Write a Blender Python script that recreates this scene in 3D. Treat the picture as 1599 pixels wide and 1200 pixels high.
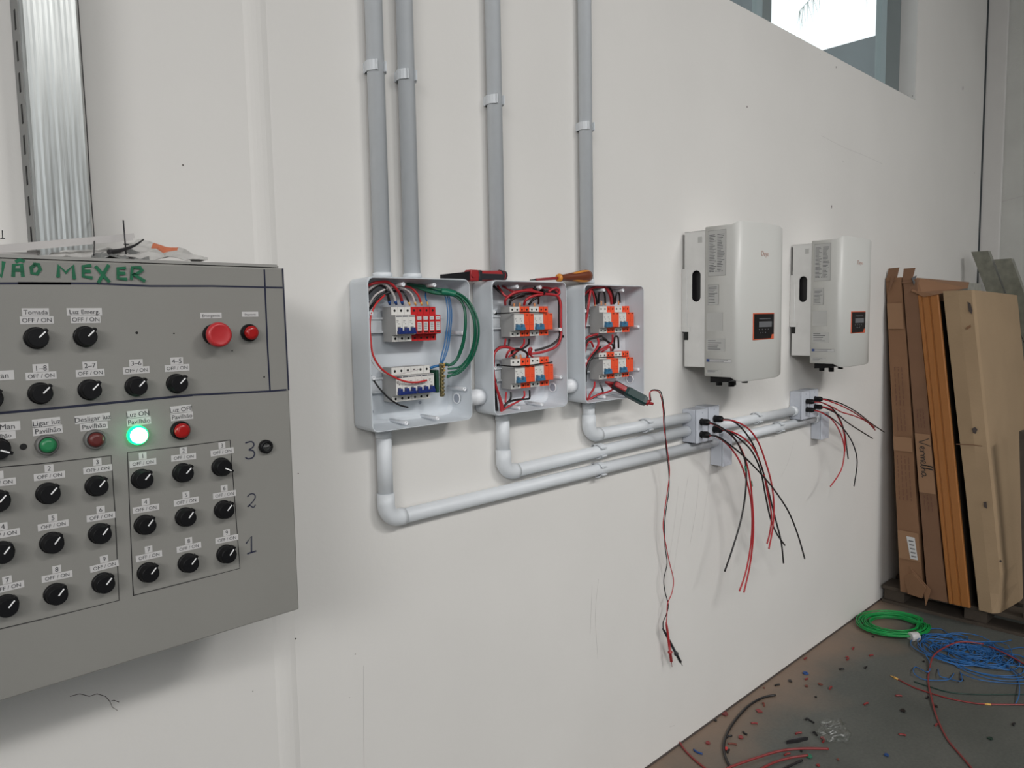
import bpy, bmesh, math, random
from mathutils import Vector, Matrix, noise
for o in list(bpy.data.objects): bpy.data.objects.remove(o)
SC = bpy.context.scene
COL = SC.collection
random.seed(7)
PI = math.pi
V = Vector

# ------------------------------------------------------------------ camera
CF, YAW, PITCH, ROLL = 1151.9, .75883, -.089788, -.0182208
CAM = V((0, -1.45, 1.557))
_f = V((math.sin(YAW)*math.cos(PITCH), math.cos(YAW)*math.cos(PITCH), math.sin(PITCH)))
_r = V((math.cos(YAW), -math.sin(YAW), 0)); _u = _r.cross(_f)
_R = _r*math.cos(ROLL)+_u*math.sin(ROLL); _U = _R.cross(_f)
cd = bpy.data.cameras.new('camera'); cam = bpy.data.objects.new('camera', cd); COL.objects.link(cam)
cam.matrix_world = Matrix(((_R.x, _U.x, -_f.x, CAM.x), (_R.y, _U.y, -_f.y, CAM.y), (_R.z, _U.z, -_f.z, CAM.z), (0, 0, 0, 1)))
cd.sensor_width = 36; cd.lens = CF/1599*36; cd.clip_start = .02
SC.camera = cam
# ------------------------------------------------------------------ world, lights, exposure
SC.view_settings.view_transform = 'Standard'; SC.view_settings.look = 'None'
SC.view_settings.exposure = 0.0; SC.view_settings.gamma = 1; SC.view_settings.use_curve_mapping = False
W = bpy.data.worlds.new('overcast_sky'); SC.world = W; W.use_nodes = True
W.node_tree.nodes['Background'].inputs[0].default_value = (.93, .97, 1, 1)
W.node_tree.nodes['Background'].inputs[1].default_value = 1.5
def area(name, loc, target, sx, sy, power, col=(1, 1, 1), spread=180):
    l = bpy.data.lights.new(name, 'AREA'); l.shape = 'RECTANGLE'; l.size = sx; l.size_y = sy; l.energy = power; l.color = col; l.spread = math.radians(spread)
    o = bpy.data.objects.new(name, l); COL.objects.link(o); o.location = loc
    o.rotation_euler = (V(target)-V(loc)).to_track_quat('-Z', 'Y').to_euler()
    return o
area('pavilion_light_right', (3.4, -6.6, 5.7), (2.2, 0, 1.0), 2.2, .5, 30, (1, .98, .955), 72)
area('pavilion_light_left', (-4.6, -4.8, 3.9), (2.4, 0, .9), 3.4, 1.6, 28, (1, .985, .97), 62)
area('pavilion_light_strip', (-.2, -6.6, 5.7), (1.9, 0, .7), 5.5, .5, 18, (1, .98, .955), 56)

# ------------------------------------------------------------------ pixel helpers (a pixel's ray met with a known plane of the room)
def ray(x, y): return _R*((x-800)/CF) - _U*((y-600)/CF) + _f
def Py(x, y, Y=0.0): d = ray(x, y); return CAM + d*((Y-CAM.y)/d.y)
def Pz(x, y, Z=0.0): d = ray(x, y); return CAM + d*((Z-CAM.z)/d.z)
def Px(x, y, X): d = ray(x, y); return CAM + d*((X-CAM.x)/d.x)

# ------------------------------------------------------------------ materials
M = {}
def mat(name, col, rough=.5, metal=0, bump=0, bscale=200, var=0, vscale=8, emit=None, estr=0, alpha=None, trans=0, coat=0, spec=None, stretch=None):
    m = bpy.data.materials.new(name); m.use_nodes = True
    nt = m.node_tree; b = nt.nodes['Principled BSDF']
    b.inputs['Base Color'].default_value = (*col, 1); b.inputs['Roughness'].default_value = rough; b.inputs['Metallic'].default_value = metal
    if spec is not None: b.inputs['Specular IOR Level'].default_value = spec
    if coat: b.inputs['Coat Weight'].default_value = coat
    if trans: b.inputs['Transmission Weight'].default_value = trans
    if emit: b.inputs['Emission Color'].default_value = (*emit, 1); b.inputs['Emission Strength'].default_value = estr
    tc = nt.nodes.new('ShaderNodeTexCoord'); src = tc.outputs['Object']
    if stretch:
        mp = nt.nodes.new('ShaderNodeMapping'); mp.inputs['Scale'].default_value = stretch
        nt.links.new(src, mp.inputs[0]); src = mp.outputs[0]
    if var or not bump:
        n = nt.nodes.new('ShaderNodeTexNoise'); n.inputs['Scale'].default_value = vscale; n.inputs['Detail'].default_value = 6
        nt.links.new(src, n.inputs['Vector'])
        r = nt.nodes.new('ShaderNodeValToRGB'); v = var or .02
        r.color_ramp.elements[0].position = .3; r.color_ramp.elements[1].position = .7
        r.color_ramp.elements[0].color = (*[c*(1-v) for c in col], 1); r.color_ramp.elements[1].color = (*[min(1, c*(1+v)) for c in col], 1)
        nt.links.new(n.outputs[0], r.inputs[0]); nt.links.new(r.outputs[0], b.inputs['Base Color'])
    if bump:
        n2 = nt.nodes.new('ShaderNodeTexNoise'); n2.inputs['Scale'].default_value = bscale; n2.inputs['Detail'].default_value = 4
        nt.links.new(src, n2.inputs['Vector'])
        bp = nt.nodes.new('ShaderNodeBump'); bp.inputs['Strength'].default_value = bump; bp.inputs['Distance'].default_value = .002
        nt.links.new(n2.outputs[0], bp.inputs['Height']); nt.links.new(bp.outputs[0], b.inputs['Normal'])
    M[name] = m; return m
mat('wall_paint', (.70, .685, .66), .75, bump=.25, bscale=60, var=.025, vscale=2.2)
mat('wall_paint_rough', (.60, .60, .57), .85, bump=.8, bscale=90, var=.05, vscale=5)
mat('trim_paint', (.68, .665, .645), .7, bump=.15, var=.02)
mat('joint_dark', (.06, .07, .075), .9)
mat('ceiling_paint', (.3, .3, .3), .8)
mat('mark_dark', (.07, .055, .05), .9)
mat('mark_soft', (.56, .545, .53), .9)
mat('pvc', (.66, .69, .72), .42, var=.02, vscale=30, bump=.05)
mat('pvc_box', (.62, .66, .70), .38, var=.015, vscale=14, bump=.06, bscale=300)
mat('pvc_light', (.80, .82, .85), .35)
mat('clip_plastic', (.64, .67, .70), .5)
mat('junction_plastic', (.53, .56, .62), .45, var=.04, vscale=20)
mat('knockout', (.33, .36, .42), .5)
mat('steel_grey', (.245, .24, .222), .48, bump=.12, bscale=900, var=.03, vscale=5)
mat('steel_grey_rim', (.30, .295, .28), .45)
mat('black_plastic', (.006, .006, .007), .45, spec=.22)
mat('black_rubber', (.014, .013, .015), .5)
mat('pointer_white', (.85, .85, .85), .5)
mat('sticker', (.55, .54, .535), .6)
mat('ink', (.05, .05, .055), .8)
mat('marker_blue', (.008, .011, .035), .6)
mat('marker_thin', (.025, .024, .024), .7)
mat('marker_green', (.0, .115, .048), .55, var=.25, vscale=60)
mat('button_green', (.02, .20, .075), .35)
mat('button_dark_red', (.115, .02, .018), .4)
mat('lens_red', (.36, .012, .012), .25)
mat('mushroom_red', (.48, .03, .035), .35)
mat('bezel_grey', (.14, .14, .135), .4)
mat('chrome', (.5, .5, .5), .25, metal=1)
mat('led_core', (.5, 1, .7), .3, emit=(.55, 1, .75), estr=16)
mat('led_ring', (0, .5, .15), .3, emit=(.0, 1, .24), estr=2.2)
mat('breaker_white', (.70, .69, .66), .45)
mat('breaker_grey', (.44, .44, .43), .45)
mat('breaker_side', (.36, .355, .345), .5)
mat('toggle_navy', (.012, .028, .16), .35)
mat('toggle_blue', (.045, .17, .30), .35)
mat('surge_red', (.52, .018, .02), .4)
mat('surge_orange', (.83, .09, .03), .42)
mat('surge_orange_dark', (.6, .05, .02), .45)
mat('hole_black', (.01, .01, .01), .8)
mat('wire_red', (.42, .022, .03), .38)
mat('wire_red_bright', (.55, .03, .03), .38)
mat('wire_black', (.012, .011, .012), .38)
mat('wire_white', (.62, .58, .57), .4)
mat('wire_green', (.004, .105, .055), .35)
mat('wire_blue', (.012, .13, .34), .35)
mat('wire_darkgreen', (.012, .04, .03), .4)
mat('ferrule_blue', (.012, .06, .22), .4)
mat('ferrule_yellow', (.70, .40, .10), .4)
mat('ferrule_orange', (.62, .25, .10), .4)
mat('brass', (.30, .25, .13), .4, metal=.8, var=.5, vscale=180)
mat('bar_green', (.01, .06, .035), .5)
mat('tape_green', (.01, .16, .09), .35)
mat('inverter_cover', (.61, .61, .585), .38, bump=.04, bscale=500)
mat('aluminium', (.72, .72, .71), .36, metal=.55, var=.04, vscale=20)
mat('sticker_grey', (.47, .47, .455), .55)
mat('sticker_light', (.6, .6, .6), .55)
mat('ink_soft', (.14, .14, .145), .7)
mat('ink_blue', (.03, .07, .25), .6)
mat('display_black', (.008, .007, .008), .4, spec=.2)
mat('display_lcd', (.13, .135, .145), .25)
mat('display_orange', (.62, .10, .035), .4)
mat('logo_red', (.55, .36, .31), .5)
mat('galvanised', (.46, .48, .475), .36, metal=.85, bump=.5, bscale=10, var=.16, vscale=7, stretch=(9, 9, .7))
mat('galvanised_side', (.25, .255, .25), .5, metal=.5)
mat('window_aluminium', (.20, .235, .24), .5, metal=.2)
mat('cardboard', (.225, .118, .062), .85, bump=.3, bscale=120, var=.07, vscale=5)
mat('cardboard_dark', (.19, .10, .056), .85, bump=.3, bscale=120, var=.07, vscale=5)
mat('cardboard_pale', (.355, .25, .15), .85, bump=.35, bscale=90, var=.05, vscale=4)
mat('packing_tape', (.28, .155, .082), .35)
mat('wood_orange', (.34, .13, .030), .5, var=.05, vscale=6, stretch=(30, 30, 1.2), bump=.1)
mat('wood_dark', (.07, .055, .042), .85, var=.3, vscale=6, bump=.5)
mat('wood_wrapped', (.19, .19, .15), .35, var=.2, vscale=25, bump=.4, bscale=60, coat=.4)
mat('plastic_film_grey', (.28, .28, .25), .3, var=.25, vscale=30, bump=.5, bscale=50)
mat('paper', (.55, .54, .52), .8, var=.08, vscale=30)
mat('paper_orange', (.60, .17, .075), .7)
mat('strip_white', (.56, .54, .53), .5)
mat('tester_teal', (.006, .034, .034), .45)
mat('tool_red', (.33, .018, .022), .42)
mat('tool_black', (.012, .013, .018), .5)
mat('tool_steel', (.03, .03, .035), .35, metal=.7)
mat('tool_brown', (.15, .035, .012), .4)
mat('tool_amber', (.62, .24, .03), .4)
mat('shaft_red', (.26, .02, .025), .4)
mat('floor_red', (.23, .028, .028), .4)
mat('scrap_red', (.17, .028, .028), .5)
mat('coil_green', (.006, .27, .06), .38, var=.15, vscale=40)
mat('coil_blue', (.022, .13, .36), .4, var=.15, vscale=40)
mat('coil_blue_dark', (.01, .05, .16), .4)
mat('tape_white', (.55, .55, .55), .3)
mat('chip_brown', (.17, .05, .035), .7)
mat('outdoor_dark', (.10, .115, .12), .8, var=.08)
mat('palm_green', (.16, .21, .19), .7)
mat('outdoor_ground', (.3, .3, .28), .9)
# floor: concrete with a tan dust stain along the wall
def floor_mat():
    m = bpy.data.materials.new('floor_concrete'); m.use_nodes = True; nt = m.node_tree; b = nt.nodes['Principled BSDF']
    N = nt.nodes.new; L = nt.links.new
    tc = N('ShaderNodeTexCoord'); n = N('ShaderNodeTexNoise'); n.inputs['Scale'].default_value = 2.5; n.inputs['Detail'].default_value = 8
    L(tc.outputs['Object'], n.inputs['Vector'])
    r = N('ShaderNodeValToRGB'); r.color_ramp.elements[0].position = .3; r.color_ramp.elements[1].position = .72
    r.color_ramp.elements[0].color = (.078, .086, .078, 1); r.color_ramp.elements[1].color = (.122, .126, .114, 1); L(n.outputs[0], r.inputs[0])
    n2 = N('ShaderNodeTexNoise'); n2.inputs['Scale'].default_value = 90; n2.inputs['Detail'].default_value = 3; L(tc.outputs['Object'], n2.inputs['Vector'])
    r2 = N('ShaderNodeValToRGB'); r2.color_ramp.elements[0].position = .35; r2.color_ramp.elements[1].position = .75
    r2.color_ramp.elements[0].color = (.9, .9, .9, 1); r2.color_ramp.elements[1].color = (1.12, 1.12, 1.12, 1); L(n2.outputs[0], r2.inputs[0])
    mx = N('ShaderNodeMix'); mx.data_type = 'RGBA'; mx.blend_type = 'MULTIPLY'; mx.inputs[0].default_value = 1
    L(r.outputs[0], mx.inputs[6]); L(r2.outputs[0], mx.inputs[7])
    sp = N('ShaderNodeSeparateXYZ'); L(tc.outputs['Object'], sp.inputs[0])
    n3 = N('ShaderNodeTexNoise'); n3.inputs['Scale'].default_value = 3; n3.inputs['Detail'].default_value = 5; L(tc.outputs['Object'], n3.inputs['Vector'])
    a = N('ShaderNodeMath'); a.operation = 'MULTIPLY_ADD'; L(n3.outputs[0], a.inputs[0]); a.inputs[1].default_value = .5; L(sp.outputs[1], a.inputs[2])
    mr = N('ShaderNodeMapRange'); L(a.outputs[0], mr.inputs[0]); mr.inputs[1].default_value = -.02; mr.inputs[2].default_value = .22
    mr.inputs[3].default_value = 0; mr.inputs[4].default_value = .9
    mx2 = N('ShaderNodeMix'); mx2.data_type = 'RGBA'; L(mr.outputs[0], mx2.inputs[0]); L(mx.outputs[2], mx2.inputs[6]); mx2.inputs[7].default_value = (.235, .165, .12, 1)
    L(mx2.outputs[2], b.inputs['Base Color']); b.inputs['Roughness'].default_value = .55
    bp = N('ShaderNodeBump'); bp.inputs['Strength'].default_value = .25; bp.inputs['Distance'].default_value = .003; L(n2.outputs[0], bp.inputs['Height']); L(bp.outputs[0], b.inputs['Normal'])
    M['floor'] = m
floor_mat()
def glass_mat(name, tint, fac, rough=.02):
    m = bpy.data.materials.new(name); m.use_nodes = True; nt = m.node_tree; nt.nodes.clear()
    o = nt.nodes.new('ShaderNodeOutputMaterial'); t = nt.nodes.new('ShaderNodeBsdfTransparent'); g = nt.nodes.new('ShaderNodeBsdfGlossy')
    t.inputs[0].default_value = (*tint, 1); g.inputs['Roughness'].default_value = rough; mx = nt.nodes.new('ShaderNodeMixShader'); mx.inputs[0].default_value = fac
    nt.links.new(t.outputs[0], mx.inputs[1]); nt.links.new(g.outputs[0], mx.inputs[2]); nt.links.new(mx.outputs[0], o.inputs[0]); M[name] = m
glass_mat('window_glass', (.96, .985, .98), .05)
glass_mat('bag_film', (.93, .94, .93), .10, .35)
glass_mat('film_clear', (.85, .85, .85), .25, .2)

# ------------------------------------------------------------------ mesh helpers
class MB:
    def __init__(s): s.v = []; s.f = []; s.m = []; s.sm = []
    def add(s, vs, fs, mi=0, smooth=False):
        n = len(s.v); s.v += [V(q) for q in vs]
        for f in fs: s.f.append([n+i for i in f]); s.m.append(mi); s.sm.append(smooth)
    def box(s, a, b, mi=0, bev=0):
        x0, y0, z0 = [min(p, q) for p, q in zip(a, b)]; x1, y1, z1 = [max(p, q) for p, q in zip(a, b)]
        if bev <= 0:
            s.add([(x0, y0, z0), (x1, y0, z0), (x1, y1, z0), (x0, y1, z0), (x0, y0, z1), (x1, y0, z1), (x1, y1, z1), (x0, y1, z1)],
                  [(0, 3, 2, 1), (4, 5, 6, 7), (0, 1, 5, 4), (1, 2, 6, 5), (2, 3, 7, 6), (3, 0, 4, 7)], mi)
        else:
            bm = bmesh.new(); bmesh.ops.create_cube(bm, size=1)
            for v in bm.verts: v.co = V(((x0+x1)/2+v.co.x*(x1-x0), (y0+y1)/2+v.co.y*(y1-y0), (z0+z1)/2+v.co.z*(z1-z0)))
            bmesh.ops.bevel(bm, geom=bm.edges[:], offset=min(bev, .45*min(x1-x0, y1-y0, z1-z0)), segments=2, profile=.5, affect='EDGES')
            s.bm(bm, mi)
        return s
    def bm(s, bm, mi=0, smooth=False, mtx=None):
        bm.verts.index_update()
        s.add([(mtx @ v.co) if mtx else v.co.copy() for v in bm.verts], [[v.index for v in f.verts] for f in bm.faces], mi, smooth); bm.free()
    def prism(s, poly, fn, d0, d1, mi=0, smooth=False):
        # poly: list of (a, b); fn(a, b, d) -> xyz
        n = len(poly)
        vs = [fn(a, b, d0) for a, b in poly]+[fn(a, b, d1) for a, b in poly]
        fs = [list(range(n-1, -1, -1)), list(range(n, 2*n))]+[(i, (i+1) % n, n+(i+1) % n, n+i) for i in range(n)]
        s.add(vs, fs[:2], mi); k = len(s.v)-2*n
        for f in fs[2:]: s.f.append([k+i for i in f]); s.m.append(mi); s.sm.append(smooth)
        return s
    def lathe(s, p0, axis, prof, seg=24, mi=0, smooth=True):
        # prof: list of (r, h) along axis from p0
        a = V(axis).normalized(); t = V((0, 0, 1)) if abs(a.z) < .9 else V((1, 0, 0)); e1 = a.cross(t).normalized(); e2 = a.cross(e1)
        vs = []; p0 = V(p0)
        for r, h in prof:
            for k in range(seg): q = 2*PI*k/seg; vs.append(p0+a*h+(e1*math.cos(q)+e2*math.sin(q))*r)
        fs = []
        for j in range(len(prof)-1):
            for k in range(seg): fs.append((j*seg+k, j*seg+(k+1) % seg, (j+1)*seg+(k+1) % seg, (j+1)*seg+k))
        s.add(vs, fs, mi, smooth); k0 = len(s.v)-len(vs)
        s.f.append([k0+i for i in range(seg-1, -1, -1)]); s.m.append(mi); s.sm.append(False)
        s.f.append([k0+(len(prof)-1)*seg+i for i in range(seg)]); s.m.append(mi); s.sm.append(False)
        return s
    def cyl(s, p0, p1, r, seg=20, mi=0, r1=None):
        d = V(p1)-V(p0); return s.lathe(p0, d, [(r, 0), (r if r1 is None else r1, d.length)], seg, mi)
    def tube(s, pts, r, seg=8, mi=0, sub=6, closed=False):
        P = catmull(pts, sub, closed) if sub > 1 else [V(p) for p in pts]
        n = len(P); rr = r if isinstance(r, (list, tuple)) else None
        vs = []; prev = None
        for i, p in enumerate(P):
            a = P[(i-1) % n] if closed or i > 0 else P[0]; b = P[(i+1) % n] if closed or i < n-1 else P[-1]
            t = (b-a); t = t.normalized() if t.length > 1e-9 else V((0, 0, 1))
            if prev is None: e = t.orthogonal().normalized()
            else:
                e = prev-t*prev.dot(t); e = e.normalized() if e.length > 1e-6 else t.orthogonal().normalized()
            prev = e; g = t.cross(e)
            R = rr[0]+(rr[1]-rr[0])*i/(n-1) if rr else r
            for k in range(seg): q = 2*PI*k/seg; vs.append(p+(e*math.cos(q)+g*math.sin(q))*R)
        fs = []
        for j in range(n if closed else n-1):
            jj = (j+1) % n
            for k in range(seg): fs.append((j*seg+k, j*seg+(k+1) % seg, jj*seg+(k+1) % seg, jj*seg+k))
        s.add(vs, fs, mi, True)
        if not closed:
            k0 = len(s.v)-len(vs)
            s.f.append([k0+i for i in range(seg-1, -1, -1)]); s.m.append(mi); s.sm.append(False)
            s.f.append([k0+(n-1)*seg+i for i in range(seg)]); s.m.append(mi); s.sm.append(False)
        return s
    def quad(s, a, b, c, d, mi=0): s.add([a, b, c, d], [(0, 1, 2, 3)], mi); return s
    def text(s, txt, o, right, up, size, mi=0, align='CENTER', lift=.0004, shear=0):
        cu = bpy.data.curves.new('t', 'FONT'); cu.body = txt; cu.size = size; cu.align_x = align; cu.align_y = 'CENTER'; cu.shear = shear; cu.resolution_u = 3
        ob = bpy.data.objects.new('t', cu); COL.objects.link(ob); dg = bpy.context.evaluated_depsgraph_get()
        me = bpy.data.meshes.new_from_object(ob.evaluated_get(dg)); r = V(right).normalized(); u = V(up).normalized(); nn = r.cross(u)
        s.add([V(o)+r*v.co.x+u*v.co.y+nn*lift for v in me.vertices], [list(p.vertices) for p in me.polygons], mi)
        bpy.data.objects.remove(ob); bpy.data.curves.remove(cu); bpy.data.meshes.remove(me)
        return s
    def ribbon(s, pts, w, nrm, mi=0, sub=1, lift=.0003, taper=False):
        P = catmull(pts, sub) if sub > 1 else [V(p) for p in pts]
        nrm = V(nrm); vs = []; n = len(P)
        for i, p in enumerate(P):
            t = (P[min(i+1, n-1)]-P[max(i-1, 0)]); t = t.normalized(); e = nrm.cross(t).normalized()*w/2
            if i == 0: p = p-t*w*.3
            if i == n-1: p = p+t*w*.3
            vs += [p-e+nrm*lift, p+e+nrm*lift]
        s.add(vs, [(2*i, 2*i+2, 2*i+3, 2*i+1) for i in range(n-1)], mi); return s
    def build(s, name, mats, parent=None, root=None, smooth_all=False):
        """links ONE mesh object; root = world position its origin goes to; a part is placed under parent"""
        me = bpy.data.meshes.new(name)
        if parent is not None:
            top = parent
            while top.parent: top = top.parent
            off = V(top.location)
        else: off = V(root) if root is not None else V((0, 0, 0))
        if parent is None and root is None:
            lo = V([min(v[i] for v in s.v) for i in range(3)]); hi = V([max(v[i] for v in s.v) for i in range(3)])
            off = V(((lo.x+hi.x)/2, (lo.y+hi.y)/2, lo.z))
        me.from_pydata([v-off for v in s.v], [], s.f)
        for i, p in enumerate(me.polygons): p.material_index = s.m[i]; p.use_smooth = s.sm[i] or smooth_all
        if not isinstance(mats, (list, tuple)): mats = [mats]
        for q in mats: me.materials.append(M[q])
        me.update()
        bm = bmesh.new(); bm.from_mesh(me); bmesh.ops.recalc_face_normals(bm, faces=bm.faces) if len(s.v) < 4000 and not getattr(s, 'keepn', False) else None; bm.to_mesh(me); bm.free()
        o = bpy.data.objects.new(name, me); COL.objects.link(o)
        if parent is not None: o.parent = parent
        else: o.location = off
        return o
def catmull(pts, sub=6, closed=False):
    P = [V(p) for p in pts]; n = len(P)
    if n < 3: return [P[0].lerp(P[1], i/sub) for i in range(sub+1)] if n == 2 else P
    out = []
    for i in range(n if closed else n-1):
        if closed: a, b, c, d = P[(i-1) % n], P[i], P[(i+1) % n], P[(i+2) % n]
        else: a, b, c, d = P[max(i-1, 0)], P[i], P[i+1], P[min(i+2, n-1)]
        for k in range(sub):
            t = k/sub; out.append(.5*((2*b)+(c-a)*t+(2*a-5*b+4*c-d)*t*t+(-a+3*b-3*c+d)*t**3))
    if not closed: out.append(P[-1])
    return out
def tag(o, label, cat, group=None, kind=None):
    o['label'] = label; o['category'] = cat
    if group: o['group'] = group
    if kind: o['kind'] = kind
    return o
def thing(name, loc, label, cat, group=None):
    o = bpy.data.objects.new(name, None); COL.objects.link(o); o.location = loc; o.empty_display_size = .05
    return tag(o, label, cat, group)
def struct(o): o['kind'] = 'structure'; return o
def copy_tree(o, loc=None, parent=None, label=None, group=None):
    c = o.copy(); COL.objects.link(c)
    if parent: c.parent = parent
    if loc is not None: c.location = loc
    if label: c['label'] = label
    if group: c['group'] = group
    for ch in [x for x in COL.objects if x.parent == o]: copy_tree(ch, None, c)
    return c

# ================================================================== SETTING
XR = 5.68
b = MB()
b.box((-6, 0, -.05), (XR+.3, .2, 2.68)); b.box((4.40, 0, 2.68), (XR+.3, .2, 6.2)); b.box((-6, 0, 2.68), (.9, .2, 6.2)); b.box((.9, 0, 3.9), (4.40, .2, 6.2))
wb = struct(b.build('wall_back', 'wall_paint', root=(0, 0, 0)))
b = MB(); b.box((XR, -10, -.05), (XR+.2, 0, 6.2)); struct(b.build('wall_right', 'wall_paint_rough', root=(XR, 0, 0)))
b = MB(); b.box((-6.2, -10, -.05), (-6, 0, 6.2)); struct(b.build('wall_left', 'wall_paint', root=(-6, 0, 0)))
b = MB(); b.box((-6.2, -10.1, -.05), (-4, -10, 6.2)); b.box((1.5, -10.1, -.05), (XR+.3, -10, 6.2)); b.box((-4, -10.1, 4.4), (1.5, -10, 6.2)); struct(b.build('wall_front_added', 'wall_paint', root=(0, -10, 0)))  # unseen wall, added to cut the daylight; its opening shapes what enters
b = MB(); b.box((-6.2, -12, -.1), (XR+.3, 0, 0)); struct(b.build('floor', 'floor', root=(0, 0, 0)))
b = MB(); b.box((-6.2, -10, 6.2), (XR+.3, .2, 6.3)); struct(b.build('ceiling', 'ceiling_paint', root=(0, 0, 6.2)))
b = MB(); b.box((XR-.028, -.118, 0), (XR, -.001, 6.2), bev=.006); struct(b.build('trim_1', 'trim_paint'))          # white corner casing
b = MB(); b.box((XR-.034, -.009, 0), (XR-.026, 0, 6.2)); struct(b.build('trim_2', 'joint_dark'))                   # dark corner joint
b = MB()   # plastered-over chase down the back wall
b.prism([(.664, 0), (.672, -.0022), (.680, -.0032), (.690, -.0036), (.700, -.003), (.707, -.0015), (.713, 0)], lambda a, c, d: (a, c, d), 0, 6.1)
struct(b.build('trim_3', 'wall_paint'))
b = MB(); b.box((-6, -.004, 0), (4.1, 0, .006)); struct(b.build('trim_4', 'mark_dark'))                            # thin dark strip along the joint of wall and floor
# marks and scratches on the wall (parts of the wall)
b = MB()
for (x, y, r, t) in ((402, 188, .004, 2.6), (1504, 138, .006, 2.2), (1299, 323, .0035, 2.4), (1167, 167, .003, 1.6), (1306, 105, .003, 1.6), (1281, 86, .002, 1), (1425, 150, .005, 1), (1418, 149, .003, 1),
                     (286, 258, .0015, 1), (462, 998, .0018, 1), (555, 1022, .0015, 1), (1522, 270, .003, 1), (1317, 253, .002, 1), (466, 740, .0015, 1), (546, 1090, .001, 1), (395, 1080, .001, 1)):
    p = Py(x, y); q = [(p.x+r*math.cos(k*PI/4), -.0006, p.z+r*t*math.sin(k*PI/4)) for k in range(8)]
    b.add(q, [list(range(8))])
pl = [Py(*q, 0) for q in ((110, 1088), (125, 1084), (140, 1088), (152, 1084), (165, 1088), (172, 1096), (178, 1094), (186, 1097))]
b.ribbon(pl, .0012, (0, -1, 0)); b.ribbon([Py(*q) for q in ((172, 1096), (176, 1105), (184, 1110))], .0008, (0, -1, 0))
b.build('wall_mark', 'mark_dark', parent=wb)
b = MB()
for q in (((1283, 212), (1320, 231), (1350, 243), (1378, 256)), ((1060, 760), (1052, 830), (1040, 900)), ((1075, 745), (1066, 800), (1050, 905)), ((1092, 740), (1088, 790), (1078, 850)), ((1240, 690), (1232, 720), (1220, 745)),
          ((935, 905), (930, 960), (934, 1030)), ((925, 915), (922, 990)), ((1110, 735), (1104, 775), (1096, 830)), ((1046, 1136), (1054, 1133)), ((568, 1040), (568, 1100), (569, 1199))):
    b.ribbon([Py(*p) for p in q], .0016, (0, -1, 0), sub=4)
b.build('scratch', 'mark_soft', parent=wb)
b = MB(); b.ribbon([Px(1561, 316, XR-.001), Px(1580, 311, XR-.001), Px(1600, 306, XR-.001), Px(1640, 296, XR-.001)], .006, (-1, 0, 0)); struct(b.build('trim_5', 'mark_soft'))

# window
wx0 = Py(1203, 38, .09).x; wxr = Py(1383, 60, .09).x
wroot = bpy.data.objects.new('window_1', None); COL.objects.link(wroot); wroot.location = (2.65, .1, 2.68); wroot['kind'] = 'structure'
b = MB(); b.box((wxr, .085, 2.68), (4.40, .14, 3.9)); b.box((.9, .085, 2.68), (.96, .14, 3.9)); b.box((.9, .085, 3.84), (4.4, .14, 3.9)); b.box((.9, .085, 2.68), (4.4, .14, 2.70))
b.build('window_frame', 'window_aluminium', parent=wroot)
b = MB(); b.box((wx0-.075, .085, 2.68), (wx0, .13, 3.9)); b.build('mullion', 'window_aluminium', parent=wroot)
b = MB(); b.box((.96, .108, 2.69), (4.3, .112, 3.86)); b.build('glass_pane', 'window_glass', parent=wroot)
b = MB(); b.box((4.393, .002, 2.69), (4.3995, .084, 3.89)); b.build('window_reveal', 'trim_paint', parent=wroot)
# outside seen through the window
def slab(name, pts, Y, dep, m, label, cat, drop=None):
    b = MB(); P = [Py(x, y, Y) for x, y in pts]
    b.prism([(p.x, p.z) for p in P], lambda a, c, d: (a, d, c), Y, Y+dep); o = b.build(name, m); tag(o, label, cat); return o
Pa = Py(1285, 79, 5); Pb = Py(1392, 49, 5)
sl = (Pb.z-Pa.z)/(Pb.x-Pa.x)
b = MB(); b.prism([(Pa.x-3, 0), (Pb.x+3, 0), (Pb.x+3, Pb.z+3*sl), (Pa.x-3, Pa.z-3*sl)], lambda a, c, d: (a, d, c), 5, 9)
tag(b.build('neighbouring_building', 'outdoor_dark'), 'dark building with sloping roof edge outside the window', 'building')
q = Py(1196, 20, 3.0)
b = MB(); b.box((q.x-2.2, 3, 0), (q.x, 4.2, 12)); b.box((q.x-2.3, 2.9, 12), (q.x+.06, 4.3, 12.2))
tag(b.build('grey_tower_wall', 'outdoor_dark'), 'tall dark wall seen at the left end of the window', 'building')
b = MB(); b.box((-12, .3, -.2), (30, 30, -.1)); struct(b.build('ground_outside', 'outdoor_ground'))
tr = thing('palm_tree', (Py(1460, -60, 4).x, 4.4, -.1), 'palm tree with hanging fronds outside the window', 'tree')
b = MB(); tx = tr.location.x; tz = Py(1400, -190, 4).z
b.tube([(tx, 4.6, -.1), (tx+.1, 4.6, 2), (tx, 4.5, tz)], .12, 10); b.build('trunk', 'wood_dark', parent=tr)
rnd = random.Random(3)
def frond(tip, base):
    b = MB(); base = V(base); tip = V(tip); mid = base.lerp(tip, .5)+V((0, 0, .35)); sp = catmull([base, mid, tip], 12)
    b.tube([base, mid, tip], [.018, .004], 5)
    for i in range(3, len(sp)):
        t = (sp[i]-sp[i-1]).normalized()
        for sgn in (-1, 1):
            for kk in range(3):
                L = .5*(1-.5*abs(i/len(sp)-.5)); d = (t*.55+V((sgn*.45, rnd.uniform(-.3, .3), -.75))).normalized()
                a = sp[i]+t*.02*kk; w = t*.012
                b.add([a-w, a+w, a+d*L], [(0, 1, 2)])
    b.build('frond', 'palm_green', parent=tr)
top = (tx, 4.5, tz)
for tip in ((1250, 16), (1232, -30), (1372, 2), (1352, -14), (1330, -40), (1395, -8), (1290, -60)): frond(Py(*tip, 3.9), top)

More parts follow.
